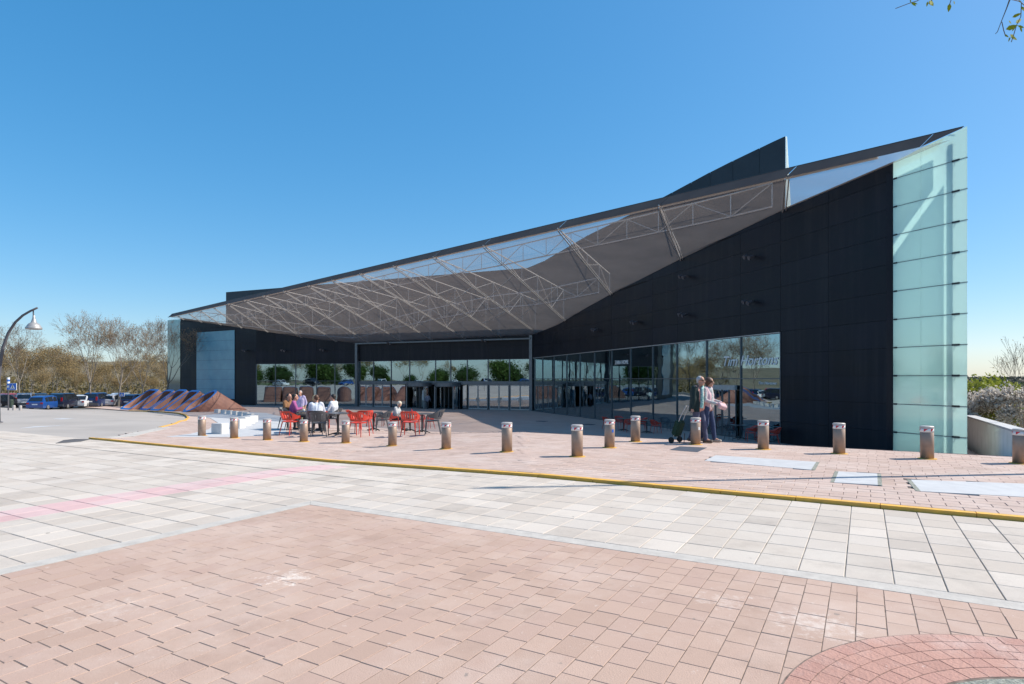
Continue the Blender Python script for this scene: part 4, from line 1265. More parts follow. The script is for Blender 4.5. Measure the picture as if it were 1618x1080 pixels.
CH = [  # photo x, y of the feet, heading in degrees, colour, label
    (459, 686.5, 60, 'r', 'red armchair at the far left of the sunny terrace'),
    (505, 689, 100, 'g', 'grey armchair seen from behind at the men\'s table, beside a bollard'),
    (463, 679, 10, 'g', 'grey armchair under the man in the pink shirt'),
    (497, 676, -60, 'g', 'grey armchair under the man in the white shirt seen from behind'),
    (524, 680, 200, 'g', 'grey armchair under the dark-haired man in white at the right of the table'),
    (520, 676.5, -120, 'r', 'red armchair half hidden behind the men\'s table'),
    (567, 689, 70, 'r', 'front one of two overlapping red armchairs in mid terrace'),
    (575, 684.5, 120, 'r', 'rear one of two overlapping red armchairs in mid terrace'),
    (561, 678, 20, 'r', 'red armchair left of the empty middle table'),
    (604, 681, 190, 'g', 'grey armchair right of the empty middle table'),
    (586, 673.5, -80, 'r', 'red armchair at the back of the middle table'),
    (600, 671.5, -100, 'g', 'grey armchair at the back between middle and right tables'),
    (611, 673.8, -90, 'r', 'red armchair at the back just left of the white-haired woman'),
    (624, 679, 0, 'r', 'red armchair under the seated white-haired woman'),
    (648, 688, 85, 'r', 'red armchair at the front of the right tables, facing the entrance'),
    (684, 686, 185, 'g', 'grey armchair at the right end of the sunny terrace'),
    (664, 676, -90, 'r', 'red armchair behind the right-hand tables, left one of two'),
    (678, 677.5, -140, 'r', 'red armchair behind the right-hand tables, right one of two'),
    (641, 673.5, -80, 'g', 'grey armchair behind the white-haired woman\'s table')]
TB = [(486, 683, 20, 'grey square table of the seated men'), (534, 687.5, 45, 'grey square table right of the seated men, empty'), (590, 680, 15, 'grey square empty table in the middle of the terrace'),
      (648, 681.5, 10, 'grey square table in front of the white-haired woman'), (667, 683.5, 30, 'grey square table at the right end of the sunny terrace')]
red0 = make_chair(K['redplastic'], ''); gry0 = make_chair(K['greyplastic'], ''); tab0 = make_table('')
for o in (red0, gry0, tab0): freeze(o)
usedp = {}
def place(proto, p, rz, label, group):
    if proto.name in usedp: return copy_tree(proto, p, rz, label, group)
    usedp[proto.name] = 1; proto.location = p; proto.rotation_euler = (0, 0, rz); return tag(proto, label, None, group)
CHP = {}
for x, y, r_, c, lab in CH:
    p = gp(x, y, .05); CHP[lab] = (p, R(r_)); place(red0 if c == 'r' else gry0, p, R(r_), lab, 'armchairs on the sunny terrace')
for x, y, r_, lab in TB: place(tab0, gp(x, y, .05), R(r_), lab, 'tables on the sunny terrace')
SH = [(960, 678, 20, 'r', 'red armchair in the shade, leftmost beside the glass front'), (979, 677, -70, 'r', 'red armchair in the shade against the glass, behind the left table'), (994, 682, 100, 'r', 'dark red armchair in the shade in front of the left table'),
      (1014, 680, 180, 'r', 'red armchair in the shade right of the left table'), (1036, 684, 15, 'r', 'dark red armchair in the shade left of the walking couple'), (1051, 680, -80, 'g', 'dark grey armchair in the shade behind the walking man'),
      (1155, 695, 40, 'g', 'dark grey armchair in the shade right of the walking woman'), (1187, 697, 170, 'r', 'red armchair in the shade between the two right tables'), (1160, 687.5, -60, 'r', 'red armchair in the shade against the glass by the cafe door'), (1222, 701, 160, 'r', 'red armchair in the shade at the corner of the dark wall'), (1205, 692, -80, 'g', 'dark grey armchair in the shade against the last pane')]
for x, y, r_, c, lab in SH: place(red0 if c == 'r' else gry0, gp(x, y, .05), R(r_), lab, 'armchairs in the shade by the glass')
for x, y, r_, lab in ((985, 680, 10, 'dark table in the shade at the left'), (1022, 683.5, 25, 'dark table in the shade left of the walking man'), (1169, 693.5, 15, 'dark table in the shade right of the walking woman'), (1207, 698, 30, 'dark table in the shade at the corner of the dark wall')):
    place(tab0, gp(x, y, .05), R(r_), lab, 'tables in the shade by the glass')

def on_table(px, py, dx, dy, name, prof, m, lab, cat, grp=None):
    p = gp(px, py, .05); b = MB(); b.lathe(prof, 12); o = b.build(name, K[m], None, True); o.location = (p.x + dx, p.y + dy, p.z + .751); return tag(o, lab, cat, grp)
CUP = [(.022, 0), (.034, .012), (.040, .06), (.036, .06), (.03, .015)]
on_table(486, 683, -.15, .05, 'coffee_cup', CUP, 'white', 'white cup on the men\'s table, nearest the magenta shirt', 'cup', 'cups on the men\'s table')
on_table(486, 683, .12, .18, 'coffee_cup', CUP, 'white', 'white cup on the men\'s table, nearest the blond person', 'cup', 'cups on the men\'s table')
on_table(486, 683, .2, -.12, 'coffee_cup', CUP, 'white', 'white cup on the men\'s table, nearest the man in white at the right', 'cup', 'cups on the men\'s table')
on_table(648, 681.5, .05, .1, 'sauce_bottle', [(.03, 0), (.034, .01), (.034, .12), (.014, .16), (.012, .20), (.002, .21)], 'redmark', 'red sauce bottle on the white-haired woman\'s table', 'bottle')

# ------------------------------------------------------------------ PEOPLE
def capsule(b, p, q, r0, r1, n=10):
    p, q = Vector(p), Vector(q); d = q - p
    L = d.length
    if L < 1e-5: b.ball(p, r0, n, 8); return
    d.normalize(); pts, rad = [], []
    for k in range(4):
        a = math.pi / 2 * (k + .15) / 4.15; pts.append(p - d * (r0 * math.cos(a))); rad.append(max(.001, r0 * math.sin(a)))
    pts.append(p); rad.append(r0); pts.append(q); rad.append(r1)
    for k in range(3, -1, -1):
        a = math.pi / 2 * (k + .15) / 4.15; pts.append(q + d * (r1 * math.cos(a))); rad.append(max(.001, r1 * math.sin(a)))
    b.tube(pts, rad, n)

def blend(b, name, m, parent, voxel):
    """join overlapping volumes into one continuous skin"""
    me = b.mesh(name)
    ob = bpy.data.objects.new('tmp', me); COL.objects.link(ob)
    md = ob.modifiers.new('r', 'REMESH'); md.mode = 'VOXEL'; md.voxel_size = voxel; md.use_smooth_shade = True
    sm_ = ob.modifiers.new('s', 'SMOOTH'); sm_.factor = .5; sm_.iterations = 2
    dg = bpy.context.evaluated_depsgraph_get(); out = bpy.data.meshes.new_from_object(ob.evaluated_get(dg))
    bpy.data.objects.remove(ob); bpy.data.meshes.remove(me)
    out.name = name; out.materials.append(m)
    out.polygons.foreach_set('use_smooth', [True] * len(out.polygons))
    return link(name, out, parent)

def hand(b, w, d, side, curl=.5, s=1.0):
    """palm, four fingers and a thumb beyond the wrist w, pointing along d"""
    w, d = Vector(w), Vector(d).normalized()
    acr = d.cross(Vector((0, 0, 1)))
    acr = Vector((1, 0, 0)) if acr.length < .2 else acr.normalized()
    fwd = Vector((1, 0, 0)); acr = (fwd - d * fwd.dot(d)); acr = Vector((0, 0, 1)) if acr.length < .2 else acr.normalized()
    pal = acr.cross(d) * side
    k0 = w + d * .085 * s
    for o in (-.022, 0, .022): capsule(b, w + acr * o * .7, k0 + acr * o, .017 * s, .015 * s, 8)
    for i, (o, L) in enumerate(((-.031, .058), (-.011, .070), (.010, .076), (.030, .068))):
        a = k0 + acr * o; m1 = a + (d * math.cos(curl) + pal * math.sin(curl)) * L * .55; m2 = m1 + (d * math.cos(curl * 2.1) + pal * math.sin(curl * 2.1)) * L * .5
        capsule(b, a, m1, .0095, .009, 6); capsule(b, m1, m2, .009, .0075, 6)
    a = w + d * .03 + acr * .028; m1 = a + (d * .6 + acr * .75 + pal * .3).normalized() * .04; m2 = m1 + (d * .85 + acr * .25 + pal * .45).normalized() * .032
    capsule(b, a, m1, .012, .0105, 6); capsule(b, m1, m2, .0105, .0085, 6)

PROP = dict(hip=.93, chest=1.30, sh=1.43, neck=1.50, head=1.635)
def person(lab, loc, rz, J, top, legs, hair, shoe, hairstyle='short', skin=None, vox=.014, H=1.0, extra=None, sleeves=1.0, cat='person', girth=1.0, facedir=0.0):
    """J: joints in metres, x forward, y left, z up; keys hipL/R kneeL/R ankL/R shL/R elbL/R wrL/R pel che nec hea"""
    t = thing('person', lab, cat, loc, rz, 'people on the plaza')
    t.scale = (H, H, H)
    g = girth; v = {k: Vector(p) for k, p in J.items()}
    hd, nk, ch, pe = v['hea'], v['nec'], v['che'], v['pel']
    F = Matrix.Rotation(facedir, 3, 'Z')
    def hp(x, y, z): return hd + F @ Vector((x, y, z))
    b = MB()
    capsule(b, nk - Vector((0, 0, .04)), hd - Vector((0, 0, .05)), .058, .055)
    b.ball(hp(-.012, 0, .025), 1, 14, 12, (.098, .078, .098)); b.ball(hp(.022, 0, -.05), 1, 12, 10, (.070, .060, .072))
    capsule(b, hp(.085, 0, .012), hp(.108, 0, -.028), .012, .017, 8)                     # nose
    capsule(b, hp(.079, -.022, -.064), hp(.079, .022, -.064), .011, .011, 6)             # mouth
    capsule(b, hp(.062, -.012, -.105), hp(.062, .012, -.105), .022, .022, 6)             # chin
    for s in (-1, 1): b.ball(hp(-.01, .08 * s, -.005), 1, 8, 6, (.022, .012, .033))      # ears
    def torso(bb, e):
        for s in (-1, 1):
            side = 'L' if s > 0 else 'R'
            capsule(bb, v['hip' + side] * .55 + pe * .45, ch + Vector((0, .085 * s, 0)), .125 * g + e, .115 * g + e)
            capsule(bb, ch + Vector((0, .085 * s, .02)), v['sh' + side] * .8 + nk * .2, .11 * g + e, .062 + e)
        capsule(bb, pe, ch, .12 * g + e, .125 * g + e)
        capsule(bb, ch, nk - Vector((0, 0, .05)), .11 * g + e, .06 + e)
    def arms(bb, e, f=1.0):
        for side in 'LR':
            a, c, w = v['sh' + side], v['elb' + side], v['wr' + side]
            capsule(bb, a, c if f >= .5 else a.lerp(c, f * 2), .055 + e, .043 + e * .9)
            if f > .5: capsule(bb, c, c.lerp(w, (f - .5) * 2), .042 + e, .029 + e * .9)
    def legsf(bb, e):
        for side in 'LR':
            a, c, w = v['hip' + side], v['knee' + side], v['ank' + side]
            capsule(bb, a, c, .085 * (g * .5 + .5) + e, .057 + e); capsule(bb, c, w, .056 + e, .040 + e * 1.3)
        capsule(bb, v['hipL'], v['hipR'], .105 * g + e, .105 * g + e)
    torso(b, 0); arms(b, 0); legsf(b, 0)
    for side, s in (('L', 1), ('R', -1)):
        hand(b, v['wr' + side], v['wr' + side] - v['elb' + side] if 'hd' + side not in v else v['hd' + side], s, .55)
        capsule(b, v['ank' + side], v['ank' + side] + Vector((.13, 0, -.045)), .04, .034, 8)
    blend(b, 'body', skin or K['skin'], t, vox)
    b = MB(); torso(b, .016); arms(b, .015, sleeves); blend(b, 'shirt', top, t, vox * 1.15)
    b = MB(); legsf(b, .014)
    for s in (-1, 1): capsule(b, pe + Vector((0, .05 * s, 0)), pe + Vector((0, .05 * s, .07)), .118 * g + .012, .112 * g + .012)
    blend(b, 'trousers', legs, t, vox * 1.15)
    for side in 'LR':
        b = MB(); a = v['ank' + side]; capsule(b, a + Vector((-.05, 0, -.045)), a + Vector((.16, 0, -.05)), .048, .040, 10); capsule(b, a + Vector((0, 0, -.01)), a + Vector((0, 0, .03)), .05, .047, 8); blend(b, 'shoe', shoe, t, vox)
    b = MB()
    b.ball(hp(-.034, 0, .040), 1, 14, 12, (.096, .086, .092))
    if hairstyle == 'full':
        b.ball(hp(-.03, 0, .02), 1, 14, 12, (.115, .105, .115)); capsule(b, hp(-.06, .05, -.03), hp(-.05, .06, -.08), .05, .035); capsule(b, hp(-.06, -.05, -.03), hp(-.05, -.06, -.08), .05, .035)
    else: capsule(b, hp(-.06, .03, 0), hp(-.07, -.03, -.03), .05, .04)
    hair_o = blend(b, 'hair', hair, t, .012)
    for s in (-1, 1):
        b = MB(); b.ball(hp(.079, .030 * s, .008), .011, 8, 6); b.build('eye', K['eye'], t, True)
    if extra: extra(t, v, hp)
    return t
K['eye'] = mat('eye_dark', (.03, .02, .018), None, 5, .2)
def cloth(n, c, c2=None, sc=9): return mat(n, c, c2 or tuple(x * .75 for x in c), sc, .85, bump=.25, bscale=18)
K['c_white'] = cloth('white_shirt', (.66, .68, .74)); K['c_pink'] = cloth('magenta_shirt', (.38, .09, .26)); K['c_salmon'] = cloth('salmon_shirt', (.62, .30, .25)); K['c_green'] = cloth('dark_green_jacket', (.010, .026, .024))
K['c_navy'] = cloth('navy_trousers', (.045, .05, .085)); K['c_bluegrey'] = cloth('blue_grey_trousers', (.095, .10, .165), (.06, .065, .115)); K['c_khaki'] = cloth('khaki_trousers', (.33, .28, .17)); K['c_dark'] = cloth('dark_cloth', (.03, .03, .035))
K['c_plaid'] = cloth('lilac_plaid_shirt', (.50, .45, .60), (.25, .22, .42), 26); K['c_stripe'] = cloth('striped_top', (.62, .62, .58), (.16, .18, .22), 34); K['c_pale'] = cloth('pale_pink_top', (.62, .42, .45)); K['c_orange'] = cloth('brown_top', (.25, .12, .05)); K['c_grey'] = cloth('grey_shirt', (.2, .21, .26))
K['scarf'] = cloth('green_check_scarf', (.05, .32, .26), (.55, .6, .6), 30)
K['h_grey'] = mat('grey_hair', (.46, .45, .45), (.33, .32, .32), 14, .7); K['h_white'] = mat('white_hair', (.64, .56, .44), (.5, .43, .33), 14, .7); K['h_dark'] = mat('dark_hair', (.02, .015, .012), None, 12, .6); K['h_brown'] = mat('brown_hair', (.10, .045, .025), (.06, .03, .018), 12, .6); K['h_blond'] = mat('blond_hair', (.50, .36, .20), (.4, .28, .15), 12, .7)
K['shoe'] = mat('brown_shoe', (.12, .085, .06), None, 8, .6); K['shoeblk'] = mat('black_shoe', (.02, .02, .02), None, 8, .5); K['shoepale'] = mat('pale_shoe', (.42, .36, .30), None, 8, .6)

def stand(step=0.0, armf=0.0, lean=0.0):
    return dict(pel=(0, 0, .96), che=(.01 + lean * .5, 0, 1.27), nec=(.02 + lean, 0, 1.47), hea=(.06 + lean * 1.2, 0, 1.615), shL=(lean, .185, 1.41), shR=(lean, -.185, 1.41),
                hipL=(0, .09, .92), hipR=(0, -.09, .92), kneeL=(step * .55 + .02, .09, .50), kneeR=(-step * .15 + .02, -.09, .49), ankL=(step * 1.0, .09, .095), ankR=(-step * 1.0, -.09, .10 + abs(step) * .12),
                elbL=(-.02 - armf, .26, 1.13), elbR=(-.02 + armf, -.26, 1.13), wrL=(.10 - armf * 1.3, .26, .90), wrR=(.10 + armf * 1.3, -.26, .90))
def seated(lean=-.06, arm=(.30, .14, .80), head=0.0):
    d = dict(pel=(-.02, 0, .54), che=(lean, 0, .86), nec=(lean * 1.2 + .02, 0, 1.06), hea=(lean * 1.2 + .06 + head, 0, 1.205), shL=(lean, .185, 1.0), shR=(lean, -.185, 1.0),
             hipL=(0, .09, .53), hipR=(0, -.09, .53), kneeL=(.42, .13, .54), kneeR=(.42, -.13, .54), ankL=(.38, .14, .095), ankR=(.44, -.14, .095))
    for s, k in ((1, 'L'), (-1, 'R')):
        d['elb' + k] = (lean + .10, .25 * s, .76); d['wr' + k] = (arm[0], arm[1] * s, arm[2])
    return d
P_SEAT = lambda key, dx=0.0: (CHP[key][0] + Vector((math.cos(CHP[key][1]), math.sin(CHP[key][1]), 0)) * dx, CHP[key][1])
l, r_ = P_SEAT('grey armchair under the man in the pink shirt'); person('seated man in a magenta shirt, back half turned, at the left table', l, r_ + R(10), seated(.02), K['c_pink'], K['c_dark'], K['h_dark'], K['shoeblk'])
l, r_ = P_SEAT('grey armchair under the man in the white shirt seen from behind'); person('man in a pale shirt leaning over the table, seen from behind', gp(499, 684.5, .05), R(100), seated(.10), K['c_white'], K['c_dark'], K['h_brown'], K['shoeblk'], girth=1.12)
place(gry0, gp(499, 685.2, .05), R(100), 'grey armchair under the man leaning over the table', 'armchairs on the sunny terrace')
l, r_ = P_SEAT('grey armchair under the dark-haired man in white at the right of the table'); person('dark-haired seated man in a white shirt at the right of the table', l, R(168), seated(-.08), K['c_white'], K['c_dark'], K['h_dark'], K['shoeblk'])
l, r_ = P_SEAT('grey armchair under the man in the white shirt seen from behind'); person('blond seated person in dark clothes behind the table', l, r_, seated(.03), K['c_dark'], K['c_dark'], K['h_blond'], K['shoeblk'], 'full')
place(gry0, gp(455, 677.5, .05), R(-20), 'grey armchair at the back left of the men\'s table', 'armchairs on the sunny terrace')
person('dark-haired seated person in brown, mostly hidden behind the magenta shirt', gp(455, 677.5, .05), R(-20), seated(.0), K['c_orange'], K['c_dark'], K['h_dark'], K['shoeblk'])
person('standing man in a lilac checked shirt and khaki trousers behind the table', gp(475, 671.0, .05), R(-95), stand(.04, .06), K['c_plaid'], K['c_khaki'], K['h_grey'], K['shoe'], sleeves=.75)
l, r_ = P_SEAT('red armchair under the seated white-haired woman'); person('white-haired woman in a striped top seated alone at the right tables', l, r_ + R(-12), seated(.10, (.36, .10, .84), .05), K['c_stripe'], K['c_dark'], K['h_white'], K['shoeblk'], 'full', facedir=R(-50))
pe = wallat(C_, E_, 690) + nE * 1.9
person('distant person in a grey shirt walking in at the revolving doors', (pe.x, pe.y, gz(pe.x, pe.y) + .05), R(78), stand(.16, .1), K['c_grey'], K['c_dark'], K['h_dark'], K['shoeblk'], vox=.02)

# the walking couple
def man_extra(t, v, hp):
    b = MB()                                           # open jacket: back, sides and sleeves
    for k in range(22):
        a0 = R(48 + 264 * k / 22); a1 = R(48 + 264 * (k + 1) / 22)
        lv = [(.80, .215, .24), (.98, .20, .225), (1.15, .19, .225), (1.32, .185, .23), (1.43, .12, .19), (1.49, .085, .10)]
        for (z0, rx0, ry0), (z1, rx1, ry1) in zip(lv, lv[1:]):
            q = []
            for a, z, rx, ry in ((a0, z0, rx0, ry0), (a1, z0, rx0, ry0), (a1, z1, rx1, ry1), (a0, z1, rx1, ry1)):
                w = 1 + .035 * math.sin(5 * a + z * 9); q.append(Vector((.01 + rx * math.cos(a) * w, ry * math.sin(a) * w, z)))
            c_ = [p_ + Vector((math.copysign(.001, p_.x), 0, 0)) + (Vector((p_.x, p_.y, 0)).normalized() * .014) for p_ in q]
            b.add(q + c_, [(3, 2, 1, 0), (4, 5, 6, 7), (0, 1, 5, 4), (2, 3, 7, 6), (1, 2, 6, 5), (3, 0, 4, 7)])
    for s in 'LR':
        capsule(b, v['sh' + s], v['elb' + s], .082, .066, 12); capsule(b, v['elb' + s], v['elb' + s].lerp(v['wr' + s], .95), .066, .050, 12)
    blend(b, 'jacket', K['c_green'], t, .014)
    b = MB()                                           # scarf hanging down the front
    for s in (-1,):
        b.tube([(.02, .10, 1.47), (.10, .06, 1.46), (.15, -.06, 1.38), (.175, -.10, 1.22), (.18, -.12, 1.02), (.175, -.13, .90)], [.035, .038, .04, .042, .045, .045], 10)
    blend(b, 'scarf', K['scarf'], t, .012)
    b = MB(); b.tube([(-.06, .17, 1.44), (.13, .05, 1.32), (.17, -.06, 1.12), (.10, -.20, .98)], .013, 6); b.build('strap', K['c_dark'], t)
    b = MB(); b.box(hp(.086, 0, .012), (.02, .145, .036)); 
    for s in (-1, 1): b.tube([hp(.08, .072 * s, .014), hp(-.02, .085 * s, .014)], .004, 4)
    b.build('sunglasses', K['glassesm'], t)
    b = MB(); b.lathe([(.150, .955), (.152, .99), (.146, .995)], 18, (0.0, 0, 0)); b.build('belt', K['c_dark'], t)
K['glassesm'] = mat('sunglasses', (.05, .03, .02), None, 5, .15)
K['jeans'] = cloth('blue_jeans', (.03, .05, .12))
pm = gp(1103, 699.0, .05)
J = stand(.17, .06); J['wrR'] = (.02, -.30, .90); J['wrL'] = (.12, .28, .92); J['hea'] = (.085, 0, 1.60)
man = person('grey-haired walking man in an open dark green jacket, salmon shirt and sunglasses', pm, R(-48), J, K['c_salmon'], K['c_bluegrey'], K['h_grey'], K['shoe'], vox=.0105, H=.965, extra=man_extra, girth=1.12)
def woman_extra(t, v, hp):
    b = MB(); capsule(b, (.0, .0, 1.0), (0, 0, 1.36), .165, .15, 12)
    for s in 'LR': capsule(b, v['sh' + s], v['elb' + s], .07, .058, 12); capsule(b, v['elb' + s], v['elb' + s].lerp(v['wr' + s], .9), .056, .045, 12)
    blend(b, 'cardigan', K['c_stripe'], t, .014)
    b = MB(); b.box(hp(.086, 0, .012), (.02, .14, .036)); b.build('sunglasses', K['glassesm'], t)
J = stand(.15, -.02); J['wrL'] = (.30, .16, 1.06); J['wrR'] = (.32, -.14, 1.04); J['elbL'] = (.03, .25, 1.12); J['elbR'] = (.03, -.25, 1.12)
pw_ = gp(1118.0, 698.2, .05)
wom = person('brown-haired walking woman in sunglasses and jeans, half hidden beside the man', pw_, R(-40), J, K['c_pale'], K['jeans'], K['h_brown'], K['shoepale'], 'full', vox=.0105, H=.94, extra=woman_extra)
# folded pale coat held by the woman
Mw = Matrix.Translation(pw_) @ Matrix.Rotation(R(-40), 4, 'Z')
b = MB()
for i, (dx, dz, w) in enumerate(((.36, 1.02, .10), (.38, .98, .10), (.36, .94, .09))): capsule(b, (dx, -.15, dz * .96), (dx + .02, .13, dz * .96 - .05), w * .42, w * .5, 10)
o = blend(b, 'folded_coat', K['c_pale'], None, .014); o.matrix_world = Mw; tag(o, 'folded pale coat carried in the walking woman\'s hands', 'coat')
# shopping trolley pulled by the man
pt_ = Matrix.Rotation(R(-48), 3, 'Z') @ Vector((-.30, -.42, 0)) + pm
tr = thing('shopping_trolley', 'dark green shopping trolley bag pulled by the walking man', 'trolley', (pt_.x, pt_.y, gz(pt_.x, pt_.y) + .05), R(-48))
bm = bmesh.new(); bmesh.ops.create_cube(bm, size=1); bmesh.ops.scale(bm, vec=(.17, .27, .42), verts=bm.verts); bmesh.ops.bevel(bm, geom=bm.edges[:], offset=.04, segments=3, affect='EDGES'); bmesh.ops.rotate(bm, cent=(0, 0, 0), matrix=Matrix.Rotation(R(20), 3, 'Y'), verts=bm.verts); bmesh.ops.translate(bm, vec=(0, 0, .37), verts=bm.verts)
me = bpy.data.meshes.new('bag'); bm.to_mesh(me); bm.free(); me.materials.append(cloth('trolley_green', (.012, .045, .024), (.008, .026, .014))); link('bag', me, tr)
b = MB(); b.tube([(-.10, .09, .10), (.12, .09, .66), (.26, .06, .93), (.26, -.06, .93), (.12, -.09, .66), (-.10, -.09, .10)], .011, 6); b.build('handle_frame', K['steel'], tr)
for s in (-1, 1):
    b = MB(); b.tube([(-.08, .17 * s, .075), (-.08, .20 * s, .075)], .075, 14); b.build('wheel', K['tyre'], tr)
    b = MB(); b.tube([(.13, .09 * s, .25), (.10, .10 * s, .0)], .009, 5); b.build('stand_leg', K['blackmetal'], tr)

# ------------------------------------------------------------------ LAMPS, SIGNS
# curved lamp at the left edge
def bell(b, c, s=1.0):
    b.lathe([(.02 * s, .62 * s), (.05 * s, .60 * s), (.055 * s, .50 * s), (.11 * s, .30 * s), (.14 * s, .27 * s), (.20 * s, .24 * s), (.27 * s, .13 * s), (.285 * s, .09 * s), (.31 * s, .08 * s), (.31 * s, .0), (.29 * s, -.02 * s), (.27 * s, .0), (.12 * s, .1 * s)], 24, c)
LY = 26.0
def lp(px, py): return Vector(((px - 809) / FPX * LY, LY, EYE + (HOR - py) / FPX * LY))
lb_ = lp(-3, 640); gl = gz(lb_.x, LY)
lamp = thing('street_lamp', 'tall curved grey street lamp with bell-shaped head at the left edge', 'street lamp', (lb_.x, LY, gl))
path = [Vector((lb_.x, LY, gl))] + [lp(x, y) for x, y in ((-3, 640), (-2, 600), (0.5, 570), (5, 548), (13, 526), (24, 509), (36, 498), (48, 491), (59, 486))]
b = MB(); b.tube([p - Vector((lb_.x, LY, gl)) for p in path], [.085, .075, .07, .065, .06, .055, .052, .048, .045, .04], 10); b.build('pole', K['pole'], lamp, True)
b = MB(); bell(b, lp(53.5, 519.5) - Vector((lb_.x, LY, gl)), .95); hd_ = b.build('lamp_head', K['lamp'], lamp, True)
b = MB(); b.tube([lp(53, 503) - Vector((lb_.x, LY, gl)), lp(52.5, 489) - Vector((lb_.x, LY, gl))], .025, 6); b.build('bracket', K['pole'], lamp)
b = MB(); b.lathe([(.17, 0), (.17, .03), (.1, .05)], 16); b.build('base_plate', K['pole'], lamp)
# tall mast out of frame at the right: its shadow lies across the pavement
mx, my = 9.75, 10.32
mast = thing('lamp_mast', 'tall straight lamp mast beyond the right edge casting a thin long shadow', 'street lamp', (mx, my, gz(mx, my) + .05))
b = MB(); b.tube([(0, 0, 0), (0, 0, 10.0)], [.075, .045], 10); b.build('pole', K['pole'], mast, True)
b = MB(); b.tube([(0, 0, 9.95), (.35, .05, 10.1)], .03, 6); b.tube([(.3, .05, 10.08), (.62, .08, 10.12)], [.07, .10], 8); b.build('lamp_head', K['lamp'], mast)
b = MB(); b.lathe([(.2, 0), (.2, .03), (.09, .06)], 16); b.build('base_plate', K['pole'], mast)

# zebra crossing signs
def xsign(px, py_base, py_top, x0, x1, y0, y1, lab, striped):
    p = gp(px, py_base); Y = p.y
    t = thing('crossing_sign', lab, 'sign', p)
    zt = EYE + (HOR - py_top) / FPX * Y - p.z
    b = MB(); b.tube([(0, 0, 0), (0, 0, zt)], .045, 8); b.build('post', K['pole'], t)
    if striped:
        for k in range(6):
            b = MB(); a = zt - .14 * (k + 1); b.lathe([(.085, a), (.085, a + .138)], 12); b.build('stripe_band', K['signblue'] if k % 2 else K['white'], t)
    X0, X1 = (x0 - px) / FPX * Y, (x1 - px) / FPX * Y; z1, z0 = EYE + (HOR - y0) / FPX * Y - p.z, EYE + (HOR - y1) / FPX * Y - p.z
    b = MB(); b.box(((X0 + X1) / 2, -.06, (z0 + z1) / 2), (X1 - X0, .03, z1 - z0)); pl = b.build('plate', K['white'], t)
    w, h = X1 - X0, z1 - z0; cx, cz = (X0 + X1) / 2, (z0 + z1) / 2
    b = MB(); b.box((cx, -.079, cz), (w * .9, .008, h * .9)); b.build('blue_field', K['signblue'], pl)
    b = MB(); b.prism([(cx - w * .32, -.084, cz - h * .30), (cx + w * .32, -.084, cz - h * .30), (cx, -.084, cz + h * .34)], (0, -.004, 0)); b.build('white_triangle', K['white'], pl)
    b = MB(); b.box((cx, -.092, cz - .02 * h), (w * .07, .004, h * .26)); b.ball((cx, -.092, cz + h * .15), h * .045, 8, 6, (1, .2, 1)); b.box((cx - w * .06, -.092, cz - h * .18), (w * .05, .004, h * .2), Matrix.Rotation(.5, 3, 'Y')); b.box((cx + w * .06, -.092, cz - h * .18), (w * .05, .004, h * .2), Matrix.Rotation(-.5, 3, 'Y')); b.build('walking_figure', K['blackmetal'], pl)
    if striped:
        m_ = X1 * .5; b = MB(); b.tube([(0, 0, cz), (X0 + .05, -.04, cz)], .03, 6); b.build('bracket', K['pole'], t)
xsign(13.2, 648, 596, 15.5, 27.5, 605, 616, 'blue zebra-crossing sign on a striped post at the far left', True)
xsign(190, 643.5, 618, 189, 197, 620, 626, 'small distant blue zebra-crossing sign among the parked cars', False)
p = gp(17.5, 643.5); bn = thing('litter_bin', 'dark green litter bin beside the striped sign post', 'bin', p)
b = MB(); b.lathe([(.20, .05), (.24, .75), (.25, .80), (.2, .86)], 16); b.build('bin_body', K['bin'], bn)
b = MB(); b.tube([(0, 0, -.02), (0, 0, .1)], .06, 8); b.build('post', K['pole'], bn)
for x, lab in ((22, 'left one of two low grey posts beside the striped sign'), (32.3, 'right one of two low grey posts beside the striped sign')):
    p = gp(x, 647.6); b = MB(); b.lathe([(.10, -.02), (.10, .30), (.085, .34), (.02, .36)], 12)
    o = b.build('low_post', K['cap']); o.location = p; tag(o, lab, 'post', 'low posts by the crossing')

# white parapet at the right
pa = V2(15.4, 18.5); pb_ = V2(22.5, 30.0); dirp = (pb_ - pa).normalized()
nr_p, far_p = pa - dirp * 7, pa + dirp * 26
nz = gz(nr_p.x, nr_p.y)
pw = thing('parapet_wall', 'long low white rendered parapet wall right of the building', 'wall', (nr_p.x, nr_p.y, nz))
npar = V2(dirp.y, -dirp.x)
def ptop(s):                                        # height of the coping along the wall
    return lerp(EYE + (HOR - 684) / FPX * 18.5, EYE + (HOR - 659) / FPX * 30, (s - 7) / 13.5)
def pq(s, o, z):
    p = nr_p + dirp * s + npar * o
    return Vector((p.x - nr_p.x, p.y - nr_p.y, z - nz))
b = MB()
for s0, s1 in ((0, 11), (11, 22), (22, 33)):
    b.prism([pq(s0, 0, -4.5), pq(s1, 0, -4.5), pq(s1, 0, ptop(s1)), pq(s0, 0, ptop(s0))], P3(npar * .36, 0))
b.build('wall_body', K['parapet'], pw)
for k in range(18):
    s0, s1 = 33 * k / 18, 33 * (k + 1) / 18 - .02
    b = MB(); b.prism([pq(s0, -.04, ptop(s0) + .003), pq(s1, -.04, ptop(s1) + .003), pq(s1, .40, ptop(s1) + .003), pq(s0, .40, ptop(s0) + .003)], (0, 0, .07)); b.build('coping_stone', K['whiteslab'], pw)

